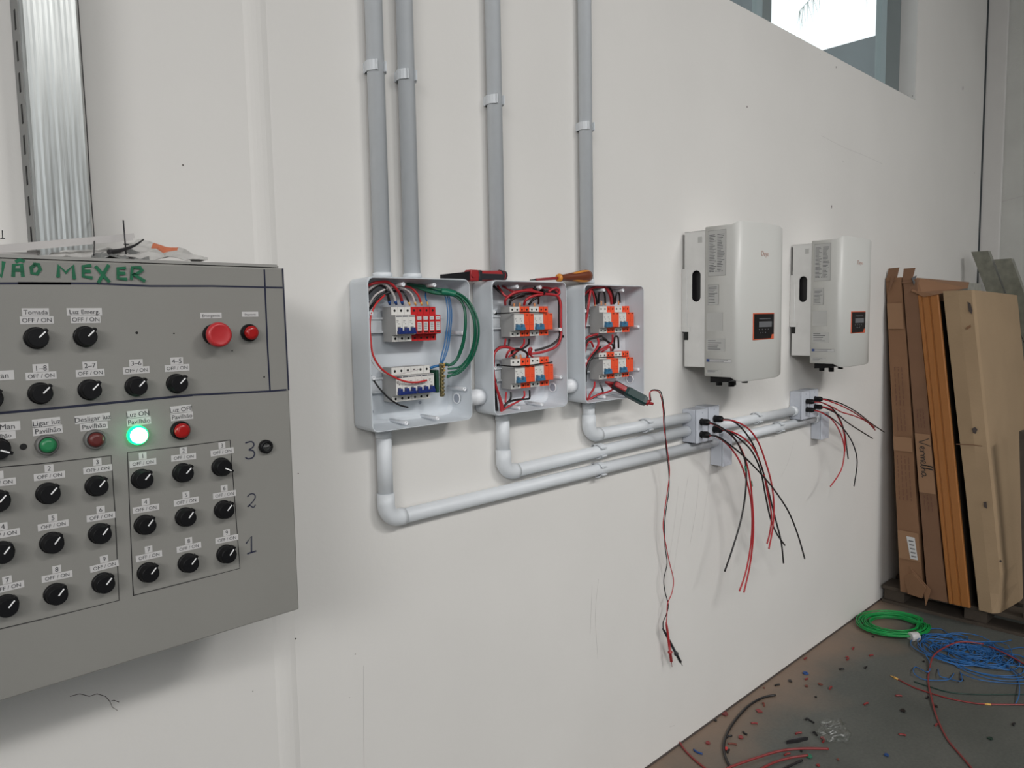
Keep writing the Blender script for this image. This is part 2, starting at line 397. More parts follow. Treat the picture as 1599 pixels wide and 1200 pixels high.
# ================================================================== CONTROL PANEL
PD = -.26; PX0, PX1, PZ0, PZ1 = -.2, .596, 1.046, 1.654
cp = thing('control_panel', (.2, -.13, PZ0), 'grey steel control panel of switches with green hand lettering, on the white wall', 'control panel')
b = MB(); b.box((PX0, -.242, PZ0), (PX1, -.001, PZ1), bev=.002); b.box((PX0-.0, -.252, PZ1-.004), (PX1-.008, -.242, PZ1+.0005)); b.build('body', 'steel_grey_rim', parent=cp)
b = MB(); b.box((PX0, PD, PZ0), (PX1, -.243, PZ1-.006), bev=.0025); b.build('door', 'steel_grey', parent=cp)
YF = PD
EX, EZ, NY = V((1, 0, 0)), V((0, 0, 1)), V((0, -1, 0))
def on(x, y, Y=PD): return Py(x, y, Y)
def sticker(x, z, w, h, txt, ts=None, tilt=0, off=0):
    b = MB(); r = V((math.cos(tilt), 0, math.sin(tilt))); u = V((-math.sin(tilt), 0, math.cos(tilt))); c = V((x, YF-.0004-off, z))
    b.quad(c-r*w/2-u*h/2, c+r*w/2-u*h/2, c+r*w/2+u*h/2, c-r*w/2+u*h/2)
    b.text(txt, c-u*h*.04, r, u, (ts or h*.85)*.9, 1); b.keepn = True
    return b.build('label_sticker', ['sticker', 'ink'], parent=cp)
def switch(x, z, ang=45):
    c = V((x, YF, z)); a = math.radians(ang)
    b = MB(); b.lathe(c, NY, [(.0152, 0), (.0152, .004), (.0143, .0052), (.0138, .0052), (.0135, .006), (.0128, .016), (.0118, .0175)], 28)
    d = V((math.sin(a), 0, math.cos(a))); e = V((math.cos(a), 0, -math.sin(a)))
    # wedge nib of the grip
    p = c+NY*.012
    vs = []
    for h in (-.0062, .0045):
        q = p+NY*h
        vs += [q+e*.0045+d*.006, q-e*.0045+d*.006, q-e*.0018+d*.0165, q+e*.0018+d*.0165]
    b.add(vs, [(0, 1, 2, 3), (4, 5, 6, 7), (0, 1, 5, 4), (1, 2, 6, 5), (2, 3, 7, 6), (3, 0, 4, 7)])
    s_ = b.build('rotary_switch', 'black_plastic', parent=cp)
    b = MB(); t = c+NY*.0176; b.ribbon([t+d*.0015, t+d*.0115], .0019, NY, lift=.0002)
    b.build('pointer', 'pointer_white', parent=s_); return s_
XO = -.003
def grid(cols, tilt):
    for ri, z in enumerate((1.3235, 1.2525, 1.178)):
        for ci, x in enumerate(cols):
            ang = 120 if (cols[0] > .3 and ri == 0 and ci == 2) else 42+random.uniform(-3, 3)
            switch(x+XO, z, ang)
            tl = math.radians(random.uniform(-1.5, 2))
            sticker(x+.001, z+.0238, .038, .0098, 'OFF / ON', .0082, tl)
            sticker(x+.001, z+.0345, .011, .0105, str(ri*3+ci+1), .0105, tl)
grid((.170, .229, .290), 0); grid((.352, .412, .473), 0)
for x, t1, w in ((.229, 'Tomada', .040), (.289, 'Luz Emerg.', .046)):
    switch(x+XO, 1.541, 45); sticker(x+.0, 1.562+.0035, .040 if w == .04 else .038, .0105, 'OFF / ON', .0095); sticker(x-.001, 1.5765, w*.8 if w == .04 else .045, .0105, t1, .0098)
for x, t1 in ((.229, '1–8'), (.290, '2–7'), (.352, '3–6'), (.411, '4–5')):
    switch(x+XO, 1.4645, 45); sticker(x+.0, 1.4885, .037, .0105, 'OFF / ON', .0086); sticker(x+.0, 1.4992, .019, .0115, t1, .0112)
switch(.168, 1.462, 45); sticker(.1825, 1.492, .03, .013, 'Man', .0118)
switch(.172, 1.394, 115); sticker(.1850, 1.4225, .03, .0125, 'Man', .0118); sticker(.176, 1.4105, .036, .011, 'Pavilhão', .0088)
switch(.110, 1.541, 45); switch(.108, 1.394, 45)
def two(x, z, a, b_, w1, w2): sticker(x, z, w1, .0118, a, .0112, math.radians(1.2)); sticker(x+.001, z-.0112, w2, .0118, b_, .0108, math.radians(1))
two(.231, 1.423, 'Ligar luz', 'Pavilhão', .034, .036); two(.289, 1.4225, 'Desligar luz', 'Pavilhão', .046, .036); two(.350, 1.4225, 'Luz ON', 'Pavilhão', .029, .034); two(.413, 1.4235, 'Luz OFF', 'Pavilhão', .032, .034)
def button(name, sub, x, z, mb, mc, r=.0145, h=.010, rc=.0105, hc=.014, extra=None):
    c = V((x, YF, z)); b = MB()
    b.lathe(c, NY, [(r, 0), (r, h-.003), (r-.0015, h), (rc+.0008, h), (rc+.0008, h-.002)], 30); s_ = b.build(name, mb, parent=cp)
    b = MB(); b.lathe(c+NY*(h-.0018), NY, [(rc, 0), (rc, hc-h), (rc-.0025, hc-h+.0025), (rc*.5, hc-h+.0035)], 28); b.build(sub, mc, parent=s_); return s_
button('push_button', 'button_cap', .229, 1.392, 'bezel_grey', 'button_green')
button('push_button', 'button_cap', .289, 1.392, 'bezel_grey', 'button_dark_red')
button('indicator_lamp', 'lens', .4095, 1.391, 'black_plastic', 'lens_red', .0145, .009, .0118, .014)
button('indicator_lamp', 'lens', .5285, 1.540, 'black_plastic', 'lens_red', .0142, .009, .0115, .015)
g = button('indicator_lamp', 'lens', .347, 1.391, 'led_ring', 'led_core', .0145, .009, .0112, .0145); g['label'] = 'lit green indicator lamp'
c = V((.469, YF, 1.5385)); b = MB(); b.lathe(c, NY, [(.0165, 0), (.0165, .008), (.012, .010), (.012, .018)], 28); es = b.build('emergency_stop_button', 'black_plastic', parent=cp)
b = MB(); b.lathe(c+NY*.016, NY, [(.013, 0), (.019, .004), (.0200, .008), (.0192, .0125), (.0155, .0155), (.0145, .015), (.0001, .0158)], 36); b.build('mushroom_head', 'mushroom_red', parent=es)
p = on(330, 493); sticker(p.x, p.z, .034, .0088, 'Emergencia', .0068); p = on(391, 491); sticker(p.x, p.z, .028, .0085, 'Disjuntores', .0046)
c = V((.547, YF, 1.3465)); b = MB(); b.lathe(c, NY, [(.0115, 0), (.0115, .007), (.0095, .009), (.0070, .009), (.0070, .006)], 28); lk = b.build('door_lock', 'black_plastic', parent=cp)
b = MB(); b.lathe(c+NY*.0055, NY, [(.0068, 0), (.0066, .001)], 20); b.box((c.x-.0055, YF-.0115, c.z-.0012), (c.x+.0055, YF-.006, c.z+.0012)); b.build('lock_slot', 'chrome', parent=lk)
b = MB()
for (x, y, r) in ((37, 698, .0045), (214, 520, .002), (413, 589, .0015), (363, 548, .0012), (272, 521, .0012)):
    b.lathe(on(x, y)+V((0, .0003, 0)), NY, [(r, 0), (r, .0007)], 14)
b.build('drilled_hole', 'hole_black', parent=cp)
def pen(pts, w, m, name='marker_line', sub=1):
    b = MB()
    for i_, s_ in enumerate(pts): b.ribbon([on(*p) for p in s_], w, NY, lift=.0003+.0002*i_, sub=sub)
    b.keepn = True
    return b.build(name, m, parent=cp)
pen([[(-30, 443), (60, 442.5), (150, 443), (235, 447), (330, 447), (441, 449.5)], [(413, 422), (415, 470), (418, 540), (422, 611)], [(441.5, 420), (444, 470), (447, 530), (451, 609)], [(447, 609), (422, 611), (300, 617), (225, 624), (100, 636), (0, 645), (-30, 648)]], .0028, 'marker_blue')
pen([[(300, 617.5), (225, 624.5), (100, 636.5), (0, 645.5)]], .0034, 'marker_blue')
pen([[(30, 442.5), (110, 443)]], .0034, 'marker_blue')
pen([[(-30, 733), (0, 730), (60, 725), (174, 712), (180, 800), (186.5, 938), (60, 969), (0, 983), (-30, 990)]], .0015, 'marker_thin')
pen([[(208.5, 930), (203, 800), (199.5, 707), (280, 698), (359.5, 687.5), (366, 770), (375, 888), (290, 910), (208.5, 930.5)], [(208, 916), (209, 929)]], .0015, 'marker_thin')
# hand-drawn digits 3 2 1
pen([[(384, 692), (393, 690), (397, 694), (395, 699), (389, 703), (395, 704), (398, 709), (395, 715), (388, 717), (384, 715)]], .0023, 'marker_blue', 'handwritten_digit', 3)
pen([[(387, 776), (391, 772), (397, 772), (399, 777), (395, 784), (387, 792), (391, 790), (396, 793), (399, 789)]], .0019, 'marker_blue', 'handwritten_digit', 3)
pen([[(385, 849), (393, 838), (393, 862)], [(387, 865), (400, 861)]], .0025, 'marker_blue', 'handwritten_digit')
# NÃO MEXER
pen([[(-22, 432), (-20, 411), (3, 432), (6, 410)],
     [(21, 431), (22, 414), (34, 413), (36, 431)], [(21, 422), (36, 422)], [(26, 408.5), (31, 406), (37, 408)],
     [(56, 413), (49, 418), (50, 427), (58, 428), (63, 421), (60, 413), (54, 413)],
     [(91, 432), (92, 415), (103, 426), (114, 415), (116, 435)],
     [(141, 415), (130, 416), (130, 432), (143, 434)], [(131, 424), (140, 424)],
     [(150, 417), (170, 440)], [(169, 415), (154, 441)],
     [(195, 419), (184, 419), (184, 435), (197, 436)], [(185, 427), (194, 427)],
     [(205, 436), (206, 418), (219, 418), (222, 422), (215, 427), (207, 428), (225, 439)]], .0046, 'marker_green', 'handwritten_lettering')

# things lying on top of the panel
ZT = PZ1+.0005
def P_at(x, y, Y): return Py(x, y, Y)
b = MB(); a0 = P_at(-40, 391, -.20); a1 = P_at(204, 369, -.14)
def bar(b, p, q, w, h, mi=0):
    d = (q-p).normalized(); e = d.cross(EZ).normalized()*w/2; u = e.cross(d).normalized()*h/2
    vs = [p-e-u, p+e-u, p+e+u, p-e+u, q-e-u, q+e-u, q+e+u, q-e+u]
    b.add(vs, [(0, 1, 2, 3), (4, 5, 6, 7), (0, 1, 5, 4), (1, 2, 6, 5), (2, 3, 7, 6), (3, 0, 4, 7)], mi)
bar(b, a0, a1, .022, .008); bar(b, a0+V((0, -.0105, -.005)), a1+V((0, -.0105, -.005)), .0015, .005)
tag(b.build('trunking_strip', 'strip_white'), 'long white plastic trunking strip lying on top of the grey panel', 'plastic strip')
b = MB(); bar(b, P_at(-30, 398, -.21), P_at(52, 398, -.17), .016, .006)
bar(b, P_at(52, 397, -.17)+V((0, 0, -.0)), P_at(54, 393, -.165), .016, .004)
tag(b.build('trunking_offcut', 'strip_white'), 'short white trunking offcut under the long strip on the panel', 'plastic strip')
def sheet(name, c0, c1, c2, c3, m, label, cat, amp=.004, n=8, seed=1, m2=None, sel=None):
    b = MB(); vs = []; r = random.Random(seed)
    for i in range(n+1):
        for j in range(n+1):
            u, v = i/n, j/n; p = (c0.lerp(c1, u)).lerp(c3.lerp(c2, u), v)
            w = noise.noise(V((u*4+seed, v*4, seed)))*amp + noise.noise(V((u*11+seed, v*9, 3)))*amp*.5
            vs.append(p+V((0, 0, max(w, -.0) if p.z+w < ZT else w)))
    for v in vs: v.z = max(v.z, ZT+.001)
    lo = [v-V((0, 0, .0006)) for v in vs]; N = (n+1)**2
    idx = lambda i, j: i*(n+1)+j
    for i in range(n):
        for j in range(n):
            mi = 1 if sel and sel(i/n, j/n) else 0
            b.v += [] ; k = len(b.v)
            b.add([vs[idx(i, j)], vs[idx(i+1, j)], vs[idx(i+1, j+1)], vs[idx(i, j+1)]], [(0, 1, 2, 3)], mi, True)
            b.add([lo[idx(i, j)], lo[idx(i, j+1)], lo[idx(i+1, j+1)], lo[idx(i+1, j)]], [(0, 1, 2, 3)], mi, True)
    b.keepn = True
    o = b.build(name, [m]+([m2] if m2 else [])); return tag(o, label, cat)
sheet('crumpled_bag', P_at(170, 402, -.22), P_at(325, 406, -.22), P_at(325, 402, -.08), P_at(215, 374, -.08), 'paper', 'crumpled white packet with an orange patch on top of the panel', 'packet', .010, 12, 3,
      'paper_orange', lambda u, v: .18 < u < .55 and v > .6)
sheet('paper_sheet', P_at(60, 404, -.23), P_at(170, 402, -.23), P_at(176, 388, -.10), P_at(95, 392, -.10), 'paper', 'curled grey-white sheet on panel under the long strip', 'paper', .008, 10, 8)
sheet('foil_scrap', P_at(140, 404, -.24), P_at(235, 407, -.24), P_at(230, 398, -.15), P_at(150, 398, -.15), 'galvanised_side', 'dark crumpled foil scrap near the panel top edge', 'scrap', .012, 12, 5)
b = MB(); b.tube([P_at(170, 394, -.2), P_at(190, 391, -.19), P_at(210, 384, -.18), P_at(225, 374, -.17)], [.0042, .001], 6)
tag(b.build('cable_tie', 'black_rubber'), 'curved black strip with raised tip on top of the panel', 'strip')
b = MB(); p0 = P_at(197.5, 381, -.18); p0.z = ZT+.0015; b.cyl(P_at(197.5, 398, -.18), P_at(193, 344, -.18), .0011, 8); b.lathe(P_at(197.5, 382, -.18), EZ, [(.004, 0), (.004, .001)], 12)
tag(b.build('long_screw', 'tool_steel'), 'thin dark screw standing up through the white strip on panel', 'screw')
b = MB(); b.cyl(P_at(4.5, 372, -.18), P_at(4, 360, -.18), .0007, 6); b.lathe(P_at(4.5, 373, -.18), EZ, [(.003, 0), (.003, .001)], 10)
tag(b.build('short_screw', 'tool_steel'), 'tiny dark screw standing on the strip at far left', 'screw')
b = MB(); a = P_at(147, 399, -.235); b.tube([a, P_at(147.5, 370, -.15), P_at(143, 310, -.012), P_at(136, 200, -.012), P_at(128, 90, -.012), P_at(120, -30, -.012)], .0009, 6)
tag(b.build('thin_wire', 'black_rubber'), 'thin dark wire running down beside the galvanised channel to the panel top', 'wire')

# galvanised channel behind the panel
ch = thing('galvanised_channel', (.318, 0, 1.3), 'galvanised steel channel running up the wall behind the grey panel', 'metal channel')
x0, x1 = .276, .357
b = MB(); pr = [(x0, 0), (x0, -.058), (x0+.004, -.062)]
k = 9; 
for i in range(19):
    xx = x0+.006+(x1-x0-.012)*i/18; pr.append((xx, -.062-(0, .0003, .0001, .0005, .0002, .0004)[i % 6]))
pr += [(x1-.003, -.062), (x1, -.058), (x1, 0)]
b.prism(pr, lambda a, c, d: (a, c, d), 1.2, 5.5); b.build('channel_face', 'galvanised', parent=ch)
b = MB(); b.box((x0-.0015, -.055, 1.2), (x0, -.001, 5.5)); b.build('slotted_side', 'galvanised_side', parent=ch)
b = MB()
z = 1.3
while z < 3.2: b.box((x0-.0022, -.034, z), (x0-.0012, -.026, z+.03)); z += .0485
b.build('slot', 'hole_black', parent=ch)

# ================================================================== CONDUITS
CR = .0195; CY = -.0215
def vpipe(x, ztop, zbot, label, lines=None):
    r = thing('conduit', (x, CY, zbot), label, 'conduit', 'pale conduits rising from the enclosures')
    b = MB(); b.cyl((x, CY, zbot), (x, CY, ztop), CR, 24); b.build('pipe', 'pvc', parent=r)
    b = MB(); b.lathe((x, CY, 1.6525), EZ, [(CR+.003, 0), (CR+.003, .010), (CR, .012)], 24); b.build('entry_collar', 'pvc', parent=r)
    return r
vpipe(.955, 6.1, 1.6525, 'pale vertical conduit furthest left, above the left enclosure'); vpipe(1.038, 6.1, 1.6525, 'pale vertical conduit second from left, above the left enclosure')
vpipe(1.311, 6.1, 1.6525, 'pale vertical conduit rising from the middle enclosure'); vpipe(1.665, 6.1, 1.6525, 'pale vertical conduit rising from the right enclosure')
def clip(pos, axis, label):
    # U-shaped snap clip: arc around the pipe plus foot on the wall
    c = V(pos); a = V(axis); e = NY; t = a.cross(e); w = .011
    b = MB(); pts = []
    R0, R1 = CR+.0004, CR+.0042
    n = 16; prof = []
    for i in range(n+1):
        q = math.radians(-60+300*i/n)   # opening toward the front-top
        prof.append((math.cos(q), math.sin(q)))
    vs = []
    for s_ in (-w, w):
        for R in (R0, R1):
            for (cx, cy) in prof: vs.append(c+a*s_+(t*cx+(-e)*cy*1.0)*R)
    m = n+1
    fs = []
    for i in range(n):
        fs += [(i, i+1, m+i+1, m+i), (2*m+i, 3*m+i, 3*m+i+1, 2*m+i+1), (i, 2*m+i, 2*m+i+1, i+1), (m+i, m+i+1, 3*m+i+1, 3*m+i)]
    fs += [(0, m, 3*m, 2*m), (m-1, 3*m-1, 4*m-1, 2*m-1)]
    b.add(vs, fs, 0)
    # lips and foot
    for k in (0, n):
        cx, cy = prof[k]; p = c+(t*cx+(-e)*cy)*(R1); o_ = (t*(1 if cx > 0 else -1))
        bar2(b, p-a*w, p+a*w, t, e, .0035, .006)
    f0 = c-e*(abs(CY)*.5+.0062)
    hw = CR*.95; vs = []
    for s_ in (-w, w):
        for (tx_, ey) in ((-hw, -.0017), (hw, -.0017), (hw, .0155), (hw*.8, .0155), (hw*.6, .004), (-hw*.6, .004), (-hw*.8, .0155), (-hw, .0155)):
            q = V((c.x, 0, c.z))+a*s_+t*tx_+e*(ey+.0019); vs.append(q)
    fs = [tuple(range(7, -1, -1)), tuple(range(8, 16))]+[(i, (i+1) % 8, 8+(i+1) % 8, 8+i) for i in range(8)]
    b.add(vs, fs)
    o = b.build('conduit_clip', 'clip_plastic'); return tag(o, label, 'pipe clip', 'conduit clips')
def bar2(b, p, q, t, e, w, h):
    vs = []
    for s_ in (p, q):
        vs += [s_-t*w/2-e*h/2, s_+t*w/2-e*h/2, s_+t*w/2+e*h/2, s_-t*w/2+e*h/2]
    b.add(vs, [(0, 1, 2, 3), (4, 5, 6, 7), (0, 1, 5, 4), (1, 2, 6, 5), (2, 3, 7, 6), (3, 0, 4, 7)])
clip((.955, CY, 2.115), EZ, 'plastic clip on the furthest left vertical conduit'); clip((1.038, CY, 2.113), EZ, 'plastic clip on the second vertical conduit from left')
clip((1.311, CY, 2.108), EZ, 'plastic clip on the vertical conduit of the middle enclosure'); clip((1.665, CY, 2.10), EZ, 'plastic clip on the vertical conduit of the right enclosure')
def lrun(x, ztop, z, x1, label, sag=0):
    r = thing('conduit', (x, CY, z), label, 'conduit', 'pale conduits along the wall below the enclosures')
    rad = .036
    b = MB(); b.cyl((x, CY, ztop), (x, CY, z+rad+.01), CR-.0015, 24); b.build('riser', 'pvc', parent=r)
    b = MB(); b.cyl((x+rad+.01, CY, z), (x1, CY, z+sag), CR-.0015, 24); b.build('run', 'pvc', parent=r)
    b = MB(); pts = [V((x, CY, z+rad+.028)), V((x, CY, z+rad))]+[V((x+rad-rad*math.cos(q), CY, z+rad-rad*math.sin(q))) for q in [PI/2*i/8 for i in range(1, 8)]]+[V((x+rad, CY, z)), V((x+rad+.012, CY, z))]
    b.tube(pts, CR+.0012, 24, sub=1); b.build('elbow', 'pvc', parent=r)
    b = MB(); b.lathe((x, CY, ztop), -EZ, [(CR+.0005, 0), (CR+.0005, .02), (CR-.001, .022)], 24); b.build('collar', 'pvc', parent=r)
    return r
lrun(.9435, 1.308, 1.092, 2.3745, 'lowest pale conduit bending from the left enclosure to the right')
lrun(1.318, 1.308, 1.143, 2.190, 'middle pale conduit bending below the middle enclosure', .01)
lrun(1.668, 1.306, 1.200, 2.190, 'upper short pale conduit bending below the right enclosure')
def hrun(xa, za, xb, zb, label):
    r = thing('conduit', (xa, CY, za), label, 'conduit', 'pale conduits between the two junction box clusters')
    b = MB(); b.cyl((xa, CY, za), (xb, CY, zb), CR-.0015, 24); b.build('pipe', 'pvc', parent=r)
    for xx, zz, s_ in ((xa, za, 1), (xb, zb, -1)):
        b = MB(); b.lathe((xx, CY, zz), (s_, 0, 0), [(CR+.002, 0), (CR+.002, .022), (CR-.0015, .024)], 24); b.build('collar', 'pvc', parent=r)
    return r
hrun(2.338, 1.148, 2.997, 1.142, 'upper straight conduit between the two junction box clusters')
hrun(2.437, 1.088, 3.2045, 1.088, 'lower straight conduit between the two junction box clusters')
clip((1.713, CY, 1.090), EX, 'clip on the lowest conduit left of the junction boxes'); clip((1.713, CY, 1.1475), EX, 'clip on the middle conduit left of the junction boxes')
clip((1.952, CY, 1.200), EX, 'clip on the upper short conduit below the right enclosure')
clip((2.675, CY, 1.1455), EX, 'clip on the upper conduit between the junction box clusters'); clip((2.86, CY, 1.088), EX, 'clip on the lower conduit between the junction box clusters')
# couplings between enclosures
for (xa, xb, z, lab) in ((1.168, 1.2355, 1.357, 'round white coupling joining left and middle enclosures'), (1.516, 1.5855, 1.358, 'round white coupling joining middle and right enclosures')):
    b = MB(); b.lathe((xa, -.0315, z), EX, [(.0165, 0), (.0165, .018), (.0185, .019), (.0185, xb-xa-.03), (.0205, xb-xa-.029), (.0205, xb-xa)], 28)
    tag(b.build('pipe_coupling', 'pvc_light'), lab, 'coupling')

# ================================================================== ENCLOSURES
def rrect(x0, x1, z0, z1, r, n=5):
    pts = []
    for cx, cz, a0 in ((x1-r, z0+r, -90), (x1-r, z1-r, 0), (x0+r, z1-r, 90), (x0+r, z0+r, 180)):
        for i in range(n+1):
            q = math.radians(a0+90*i/n); pts.append((cx+r*math.cos(q), cz+r*math.sin(q)))
    return pts
def loft(b, loops, mi=0, cap0=False, cap1=False, smooth=False):
    n = len(loops[0]); k = len(b.v)
    vs = [p for l in loops for p in l]
    fs = [(j*n+i, j*n+(i+1) % n, (j+1)*n+(i+1) % n, (j+1)*n+i) for j in range(len(loops)-1) for i in range(n)]
    if cap0: fs.append(tuple(range(n)))
    if cap1: fs.append(tuple((len(loops)-1)*n+i for i in range(n)))
    b.add(vs, fs, mi, smooth)
DE = .078
def enclosure(x0, x1, z0, z1, label, holes, rows, posts):
    r = thing('enclosure', ((x0+x1)/2, 0, z0), label, 'electrical enclosure')
    b = MB(); t = .0028
    L = lambda ins, y, rr: [V((px, y, pz)) for px, pz in rrect(x0+ins, x1-ins, z0+ins, z1-ins, rr)]
    loft(b, [L(.004, -.0008, .012), L(.002, -.004, .014), L(.0, -DE+.004, .016), L(.0006, -DE+.001, .016), L(.001, -DE, .016), L(t, -DE, .014), L(t, -DE+.004, .014), L(t+.004, -.04, .014), L(t+.007, -.012, .018), L(t+.014, -.004, .018)], cap0=True, cap1=True, smooth=False)
    b.build('shell', 'pvc_box', parent=r)
    for z in rows:    # DIN rails
        b = MB(); b.box((x0+.012, -.0105, z-.0175), (x1-.035, -.0085, z+.0175)); b.box((x0+.012, -.015, z+.0135), (x1-.035, -.0105, z+.0175)); b.box((x0+.012, -.015, z-.0175), (x1-.035, -.0105, z-.0135)); b.box((x0+.02, -.0086, z-.01), (x0+.03, -.004, z+.01)); b.box((x1-.055, -.0086, z-.01), (x1-.045, -.004, z+.01))
        b.build('din_rail', 'clip_plastic', parent=r)
    for (x, z, kind) in posts:
        b = MB(); b.lathe((x, -.004, z), NY, [(.0055, 0), (.0048, .062), (.0048, .066), (.0022, .066), (.0022, .062)], 14); b.build('screw_post', 'pvc_light', parent=r)
    b = MB()
    for (x, z, q) in holes: b.lathe((x, -.0042, z), NY, [(q, 0), (q, .0012)], 16)
    b.build('drill_hole', 'knockout', parent=r)
    xs = x1-.0095
    b = MB(); b.lathe((xs, -.031, z0+.05), (-1, 0, 0), [(.014, 0), (.014, .003), (.011, .003), (.011, .0015)], 24); b.build('knockout_ring', 'pvc_light', parent=r)
    b = MB(); b.lathe((xs, -.031, z0+.05), (-1, 0, 0), [(.0105, 0), (.0105, .002)], 24); b.build('knockout_plug', 'knockout', parent=r)
    return r
E1 = enclosure(.877, 1.166, 1.3095, 1.6515, 'left open pale enclosure with a green wire bundle', [(.925, 1.347, .004), (1.062, 1.356, .004), (1.058, 1.603, .003)], (1.545, 1.4075),
               [(.978, 1.636, 0), (1.066, 1.636, 0), (.975, 1.321, 0), (1.065, 1.322, 0), (1.150, 1.522, 0), (.891, 1.572, 0), (1.150, 1.385, 0), (.891, 1.43, 0)])
E2 = enclosure(1.2375, 1.5135, 1.3095, 1.6515, 'middle open pale enclosure packed with red and black wires', [(1.285, 1.60, .004), (1.44, 1.35, .003)], (1.545, 1.4075),
               [(1.335, 1.636, 0), (1.420, 1.636, 0), (1.335, 1.321, 0), (1.420, 1.322, 0), (1.497, 1.522, 0), (1.252, 1.572, 0), (1.497, 1.39, 0), (1.252, 1.43, 0)])
E3 = enclosure(1.5875, 1.8665, 1.3075, 1.647, 'right open pale enclosure with a tester stuck in it', [(1.64, 1.60, .004), (1.79, 1.35, .003)], (1.545, 1.4075),
               [(1.685, 1.632, 0), (1.775, 1.632, 0), (1.685, 1.319, 0), (1.775, 1.320, 0), (1.850, 1.522, 0), (1.602, 1.572, 0), (1.850, 1.39, 0), (1.602, 1.43, 0)])

# ------------------------------------------------------------------ breakers (local: left-bottom at origin, y=-.0155 clips on the rail)
YB = -.0155; SH = -.050; NO = -.066; BH = .079
def body_profile(z0, sh=SH, no=NO, n0=.016, n1=.060): # (y, z)
    return [(YB, z0), (sh, z0), (sh, z0+n0-.002), (no, z0+n0), (no, z0+n1), (sh, z0+n1+.001), (sh, z0+BH), (YB, z0+BH), (YB, z0+.058), (YB+.003, z0+.055), (YB+.003, z0+.024), (YB, z0+.021)]
def breaker(x, z, poles, label, group, tog='toggle_navy', blue_bar=True):
    w = .018*poles-.0003; r = thing('circuit_breaker', (x, YB, z), label, 'circuit breaker', group)
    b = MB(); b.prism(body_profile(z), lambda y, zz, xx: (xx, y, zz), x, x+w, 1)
    # front skins: one pale face per pole
    for i in range(poles):
        xa = x+.018*i+.0002; xb = xa+.0174
        b.box((xa, SH-.0006, z+.061), (xb, SH+.002, z+BH-.0004), 0); b.box((xa, SH-.0006, z+.0004), (xb, SH+.002, z+.0135), 0)
        b.box((xa, NO-.0006, z+.0165), (xb, NO+.002, z+.0595), 0)
        for zz in (z+.0705, z+.007): b.lathe((x+.018*i+.009, SH-.0004, zz), NY, [(.0030, 0), (.0030, .0005)], 12, 2)
        b.box((xa+.001, NO-.0010, z+.0565), (xb-.001, NO-.0004, z+.0585), 3)
        b.box((xa+.0025, NO-.0009, z+.047), (xa+.008, NO-.0004, z+.0482), 4); b.box((xa+.0025, NO-.0009, z+.0435), (xa+.006, NO-.0004, z+.0445), 4); b.box((xa+.0075, NO-.0009, z+.0395), (xa+.0095, NO-.0004, z+.0415), 4)
        b.box((xa+.0045, NO-.0009, z+.020), (xa+.013, NO-.0002, z+.034), 4)
    b.build('body', ['breaker_white', 'breaker_side', 'hole_black', 'marker_blue' if blue_bar else 'breaker_grey', 'ink_soft'], parent=r)
    b = MB()
    for i in range(poles): b.box((x+.018*i+.005, NO-.010, z+.0205), (x+.018*i+.0125, NO, z+.032), 0, bev=.001)
    b.box((x+.003, NO-.0095, z+.0175), (x+w-.0025, NO-.0005, z+.0245), 0, bev=.001)
    b.build('toggle', tog, parent=r)
    return r
def surge(x, z, poles, label, group, col='surge_orange', dark='surge_orange_dark', red=False):
    w = .018*poles-.0003; r = thing('surge_protector', (x, YB, z), label, 'surge protector', group)
    b = MB(); b.prism(body_profile(z, SH, SH-.004 if red else SH-.004), lambda y, zz, xx: (xx, y, zz), x, x+w, 0)
    for i in range(poles):
        for zz in (z+.0705, z+.007): b.lathe((x+.018*i+.009, SH-.0002, zz), NY, [(.0028, 0), (.0028, .0005)], 12, 1)
        if i: b.box((x+.018*i-.0002, SH-.0004, z), (x+.018*i+.0002, SH+.001, z+BH), 1)
    b.build('body', [col, 'hole_black'], parent=r)
    for i in range(poles):
        b = MB(); xa = x+.018*i+.0005; xb = xa+.0168; yn = NO-(.004 if red else .002)
        b.box((xa, yn, z+.0165), (xb, SH-.004, z+.0595), 0, bev=.0012)
        if red:
            b.box((xa+.0025, yn-.0005, z+.049), (xb-.0025, yn+.0005, z+.0565), 1); b.box((xa+.0025, yn-.0005, z+.024), (xb-.0025, yn+.0005, z+.044), 1)
            for q in (.028, .032, .036, .040, .052): b.box((xa+.004, yn-.0007, z+q), (xb-.005, yn, z+q+.0011), 2)
            b.box((xa+.003, yn-.0006, z+.0195), (xb-.003, yn, z+.022), 3)
        else:
            b.box((xa+.005, yn-.0005, z+.0555), (xb-.004, yn+.0005, z+.0575), 3); b.box((xa+.003, yn-.0004, z+.030), (xb-.003, yn, z+.031), 4); b.box((xa+.003, yn-.0004, z+.036), (xb-.006, yn, z+.037), 4)
        b.build('cartridge', [col, 'sticker_light', 'ink_soft', 'hole_black', dark], parent=r)
    return r
ZA, ZB = 1.507, 1.3695
g1 = 'breakers with navy toggles in the left enclosure'
B3 = breaker(.9555, ZA, 3, 'white three-pole breaker with navy toggles beside the red surge protector', g1)
copy_tree(B3, (.951, YB, ZB), label='white three-pole breaker on the left of the lower row in left enclosure')
copy_tree(B3, (1.0052, YB, ZB), label='white three-pole breaker on lower row touching the brass bar side')
surge(1.0098, ZA, 4, 'bright red four-pole surge protector in the left enclosure', None, 'surge_red', 'surge_red', True)
g2 = 'breakers with light blue toggles'; g3 = 'orange surge protectors'
B2 = breaker(1.3235, ZA, 2, 'white breaker with pale blue toggles, top left in middle enclosure', g2, 'toggle_blue', False)
S2 = surge(1.3597, ZA, 2, 'orange surge protector, second from left on upper row of middle enclosure', g3)
names = {(0, 0): 'top', (0, 1): 'bottom'}
